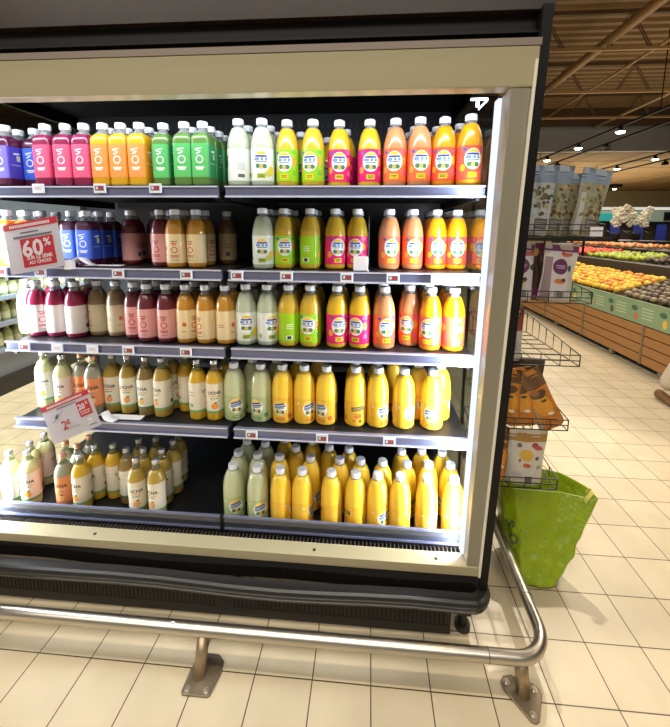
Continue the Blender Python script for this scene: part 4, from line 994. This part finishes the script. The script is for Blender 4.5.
# ------------------------------------------------------------------ left neighbour: another chilled shelf seen through the side glass
gon = thing('chilled_shelf_unit', 'neighbouring chilled shelf unit seen hazily through the left side glass', 'display case', (-2.5,2.8,0))
def G(mb, name, mat):
    o = mb.build(name, mat, gon); o.location = -Vector(gon.location); return o
G(MB().box(-2.95,-2.88,1.86,4.6,0,2.1), 'back_panel', pbr('pale_backing', (150,156,160), .5))
G(MB().box(-2.88,-2.16,1.86,4.6,0,.16), 'base', M['kick'])
GZ = [.42,.66,.90,1.14,1.38]
for z in GZ:
    G(MB().box(-2.88,-2.18,1.86,4.6,z-.02,z), 'shelf', pbr('grey_shelf', (120,126,134), .4))
    G(MB().box(-2.185,-2.165,1.86,4.6,z-.035,z+.008), 'price_rail', pbr('blue_rail', (150,166,190), .4))
G(MB().box(-2.88,-2.2,1.86,4.6,.16,.40), 'lower_bin', pbr('lower_bin_grey', (130,134,146), .5))
G(MB().box(-2.95,-2.1,1.86,4.6,2.1,2.3), 'canopy', M['black'])
jb = None; pm = pbr('pale_drink', (168,176,120), .3, coat=.5); ym = pbr('yellow_cap', (222,196,60), .4)
for zi, z in enumerate(GZ):
    for k in range(15):
        if jb is None:
            jb = thing('drink_bottle', 'pale green drink bottle with yellow cap on the hazy unit behind the left glass', 'bottle', group='pale drink bottles on the neighbouring unit')
            lathe([(.036,0),(.04,.006),(.04,.12),(.03,.15),(.014,.17)], 14).build('body', pm, jb, smooth=True)
            lathe([(.016,.168),(.016,.186)], 12).build('cap', ym, jb)
            lathe([(.0406,.03),(.0406,.09)], 14, close=(False,False)).build('label', pbr('pale_label', (206,206,170), .5), jb, smooth=True); o = jb
        else: o = copy_tree(jb)
        o.location = (-2.24, 1.92+k*.095, z)
# ------------------------------------------------------------------ passer-by at the right edge (only a trouser leg and a shoe reach the frame)
def person():
    t = thing('person', 'person in off-white trousers and brown shoes walking by the produce stand', 'person', (4.17,2.57,0))
    def skin(name, verts, edges, rad, mat, sub=2):
        me = bpy.data.meshes.new(name); me.from_pydata(verts, edges, []); o = bpy.data.objects.new(name, me); C.objects.link(o); o.parent = t; me.materials.append(mat)
        s = o.modifiers.new('Skin', 'SKIN')
        for i, r in enumerate(rad): me.skin_vertices[0].data[i].radius = (r, r)
        me.skin_vertices[0].data[0].use_root = True
        ss = o.modifiers.new('Sub', 'SUBSURF'); ss.levels = sub; ss.render_levels = sub
        s.use_smooth_shade = True
        return o
    def ensure(o):
        pass
    skinm = pbr('skin', (206,160,130), .5); tr = pbr('trouser_cloth', (196,184,162), .8, bump=.2); sh = pbr('shirt_cloth', (90,96,110), .8); shoe = pbr('brown_leather', (120,84,50), .5); hair = pbr('hair', (50,36,26), .7)
    # body: pelvis, spine, neck, head, arms
    v = [(.10,0,.95),(.10,0,1.15),(.10,0,1.38),(.10,0,1.48),(.10,-.01,1.58),(.10,-.01,1.68),(.29,0,1.40),(.35,.03,1.14),(.36,-.06,.90),(-.09,0,1.40),(-.05,.13,1.14),(.0,.20,.92),(.19,0,.90),(.20,.04,.50),(.24,.02,.10),(.01,0,.90),(-.13,-.02,.50),(-.30,.0,.10)]
    e = [(0,1),(1,2),(2,3),(3,4),(4,5),(2,6),(6,7),(7,8),(2,9),(9,10),(10,11),(0,12),(12,13),(13,14),(0,15),(15,16),(16,17)]
    r = [.13,.12,.13,.055,.09,.08,.055,.042,.03,.055,.042,.03,.085,.06,.04,.085,.06,.04]
    return t, skin, v, e, r, skinm, tr, sh, shoe, hair
def build_person():
    t, skin, v, e, r, skinm, tr, sh, shoe, hair = person()
    for o, nm in ((1,'body'),):
        pass
    def mk(name, idx, edges, rad, mat):
        me = bpy.data.meshes.new(name); me.from_pydata([v[i] for i in idx], [(idx.index(a), idx.index(b)) for a, b in edges], [])
        o = bpy.data.objects.new(name, me); C.objects.link(o); o.parent = t; me.materials.append(mat)
        bm = bmesh.new(); bm.from_mesh(me); lay = bm.verts.layers.skin.verify()
        for k, w in enumerate(bm.verts): w[lay].radius = (rad[k], rad[k]); w[lay].use_root = (k == 0)
        bm.to_mesh(me); bm.free()
        s = o.modifiers.new('Skin', 'SKIN'); s.use_smooth_shade = True
        ss = o.modifiers.new('Sub', 'SUBSURF'); ss.levels = 2; ss.render_levels = 2
        return o
    mk('body', list(range(18)), e, [x*.9 for x in r], skinm)
    mk('trousers', [0,12,13,14,15,16,17], [(0,12),(12,13),(13,14),(0,15),(15,16),(16,17)], [.145,.10,.078,.068,.10,.082,.076], tr)
    mk('shirt', [1,0,2,6,7,9,10], [(1,0),(1,2),(2,6),(6,7),(2,9),(9,10)], [.135,.14,.14,.075,.058,.075,.058], sh)
    mb = MB().sphere((.10,.01,1.69), .105, 16, 12, 1.1); mb.build('hair', hair, t, smooth=True)
    for (x, y) in ((-.31,.0),(.24,.02)):
        m = MB(); rows = []
        for k in range(9):
            u = k/8; wd = .040+.012*math.sin(PI*u); hh = .075*(1-u)**.8+.030
            if u < .12: hh = .085
            if k == 8: wd *= .6; hh = .02
            rows.append([(x-wd, y+.07-u*.26, .0), (x+wd, y+.07-u*.26, .0), (x+wd*.8, y+.07-u*.26, hh), (x-wd*.8, y+.07-u*.26, hh)])
        m.add([p for q in rows for p in q], [(4*i+k, 4*i+(k+1) % 4, 4*i+4+(k+1) % 4, 4*i+4+k) for i in range(8) for k in range(4)]+[(0,1,2,3), (32,33,34,35)])
        so = m.build('shoe', shoe, t, smooth=True); ss = so.modifiers.new('Sub', 'SUBSURF'); ss.levels = 2; ss.render_levels = 2
    for s, xw, yw in ((1,.36*1,-.06),(-1,.0,.20)):
        for k in range(5):
            a = (k-2)*.012; ln = [.055,.075,.082,.076,.058][k]
            MB().tube([(xw+a, yw, .885), (xw+a*1.3, yw-.012, .885-ln*.55), (xw+a*1.2, yw-.004, .885-ln)], [.009,.008,.006], 8).build('finger', skinm, t, smooth=True)
build_person()
# ------------------------------------------------------------------ lights
def area(name, loc, rot, sx, sy, power, col=(1,1,1), spread=None):
    l = bpy.data.lights.new(name, 'AREA'); l.shape = 'RECTANGLE'; l.size = sx; l.size_y = sy; l.energy = power; l.color = col
    if spread: l.spread = spread
    o = bpy.data.objects.new(name, l); C.objects.link(o); o.location = loc; o.rotation_euler = rot; return o
COOL = (.86,.92,1.0); WARM = (1.0,.89,.73)
# case lamps: along the top and down both jambs, facing into the case
area('case_top_lamp', (.6,.375,1.935), (math.radians(58),0,0), 1.95, .02, 5, COOL)
def vlamp(name, x, y, yaw, p):
    o = area(name, (x,y,.98), (math.radians(90),0,math.radians(yaw)), .02, 1.35, p, COOL)
    return o
vlamp('case_right_lamp', 1.520, .40, 42, 17)
vlamp('case_left_lamp', -.395, .40, -42, 19)
# aisle lighting: warm ceiling lamps, plus added fills where marked
area('aisle_light', (.7,.05,4.2), (0,0,0), 2.6, .10, 66, WARM)
area('aisle_light', (0,-2.4,4.2), (math.radians(12),0,0), 6, 1.2, 165, (1,.92,.82))
area('aisle_light', (5.2,1.5,4.3), (0,0,0), 1.0, 5, 42, (1,.84,.62))
area('aisle_light', (-1.3,2.6,4.2), (0,0,0), 1.0, 5, 380, (1,.92,.80))  # unseen fill, added to brighten the floor left of the case
area('neighbour_fill', (-2.12,2.8,2.07), (0,math.radians(35),0), .03, 3.2, 12, COOL)  # unseen strip added to brighten the neighbouring shelves from above
area('neighbour_fill', (-2.12,2.8,.98), (0,math.radians(75),0), .03, 3.2, 6, COOL)  # second added fill, reaching the neighbouring shelves from mid height
area('produce_lamp', (4.6,5.6,4.0), (0,0,0), 1.2, 6, 190, WARM)
area('produce_lamp', (9,11,4.3), (0,0,0), 4, 6, 260, WARM)
area('far_lamp', (14,20,4.3), (0,0,0), 8, 6, 600, WARM)
area('ceiling_fill', (9,8,3.9), (PI,0,0), 5, 8, 80, (1,.82,.58))  # no fixture: fill added to throw light up onto the ribbed ceiling
area('far_ceiling_fill', (12,21,2.8), (PI,0,0), 10, 8, 420, (1,.86,.62))  # upward fill added to lift the low brown ceiling at the back
l = bpy.data.lights.new('bag_spot', 'SPOT'); l.energy = 520; l.color = WARM; l.spot_size = math.radians(40); l.spot_blend = .5; l.shadow_soft_size = .05
o = bpy.data.objects.new('bag_spot', l); C.objects.link(o); o.location = (3.0,3.6,4.2)
o.rotation_euler = (Vector((2.2,.8,0))-Vector(o.location)).to_track_quat('-Z', 'Y').to_euler()
w = bpy.data.worlds.new('World'); bpy.context.scene.world = w; w.use_nodes = True
w.node_tree.nodes['Background'].inputs[0].default_value = (.95,.86,.70,1); w.node_tree.nodes['Background'].inputs[1].default_value = .26
# ------------------------------------------------------------------ camera
f, p_, r_, yw = 370.6189, .1413, .0072, -.076
cy_, sy_, cp, sp = math.cos(yw), math.sin(yw), math.cos(p_), math.sin(p_)
fw = Vector((sy_*cp, cy_*cp, -sp)); rt = Vector((cy_,-sy_,0)); up = rt.cross(fw)
c_, s_ = math.cos(r_), math.sin(r_); rt2 = rt*c_+up*s_; up2 = -rt*s_+up*c_
cam = bpy.data.cameras.new('camera'); co = bpy.data.objects.new('camera', cam); C.objects.link(co)
co.matrix_world = Matrix(((rt2.x,up2.x,-fw.x,1.17016),(rt2.y,up2.y,-fw.y,-.85546),(rt2.z,up2.z,-fw.z,1.52844),(0,0,0,1)))
cam.sensor_fit = 'HORIZONTAL'; cam.sensor_width = 36; cam.lens = f/670*36; cam.shift_x = (335-341.2367)/670; cam.shift_y = -(363.5-282.3022)/670
cam.clip_start = .02; cam.clip_end = 200
sc = bpy.context.scene; sc.camera = co
sc.view_settings.view_transform = 'Standard'; sc.view_settings.look = 'None'; sc.view_settings.gamma = 1; sc.view_settings.exposure = 0
sc.view_settings.use_curve_mapping = False
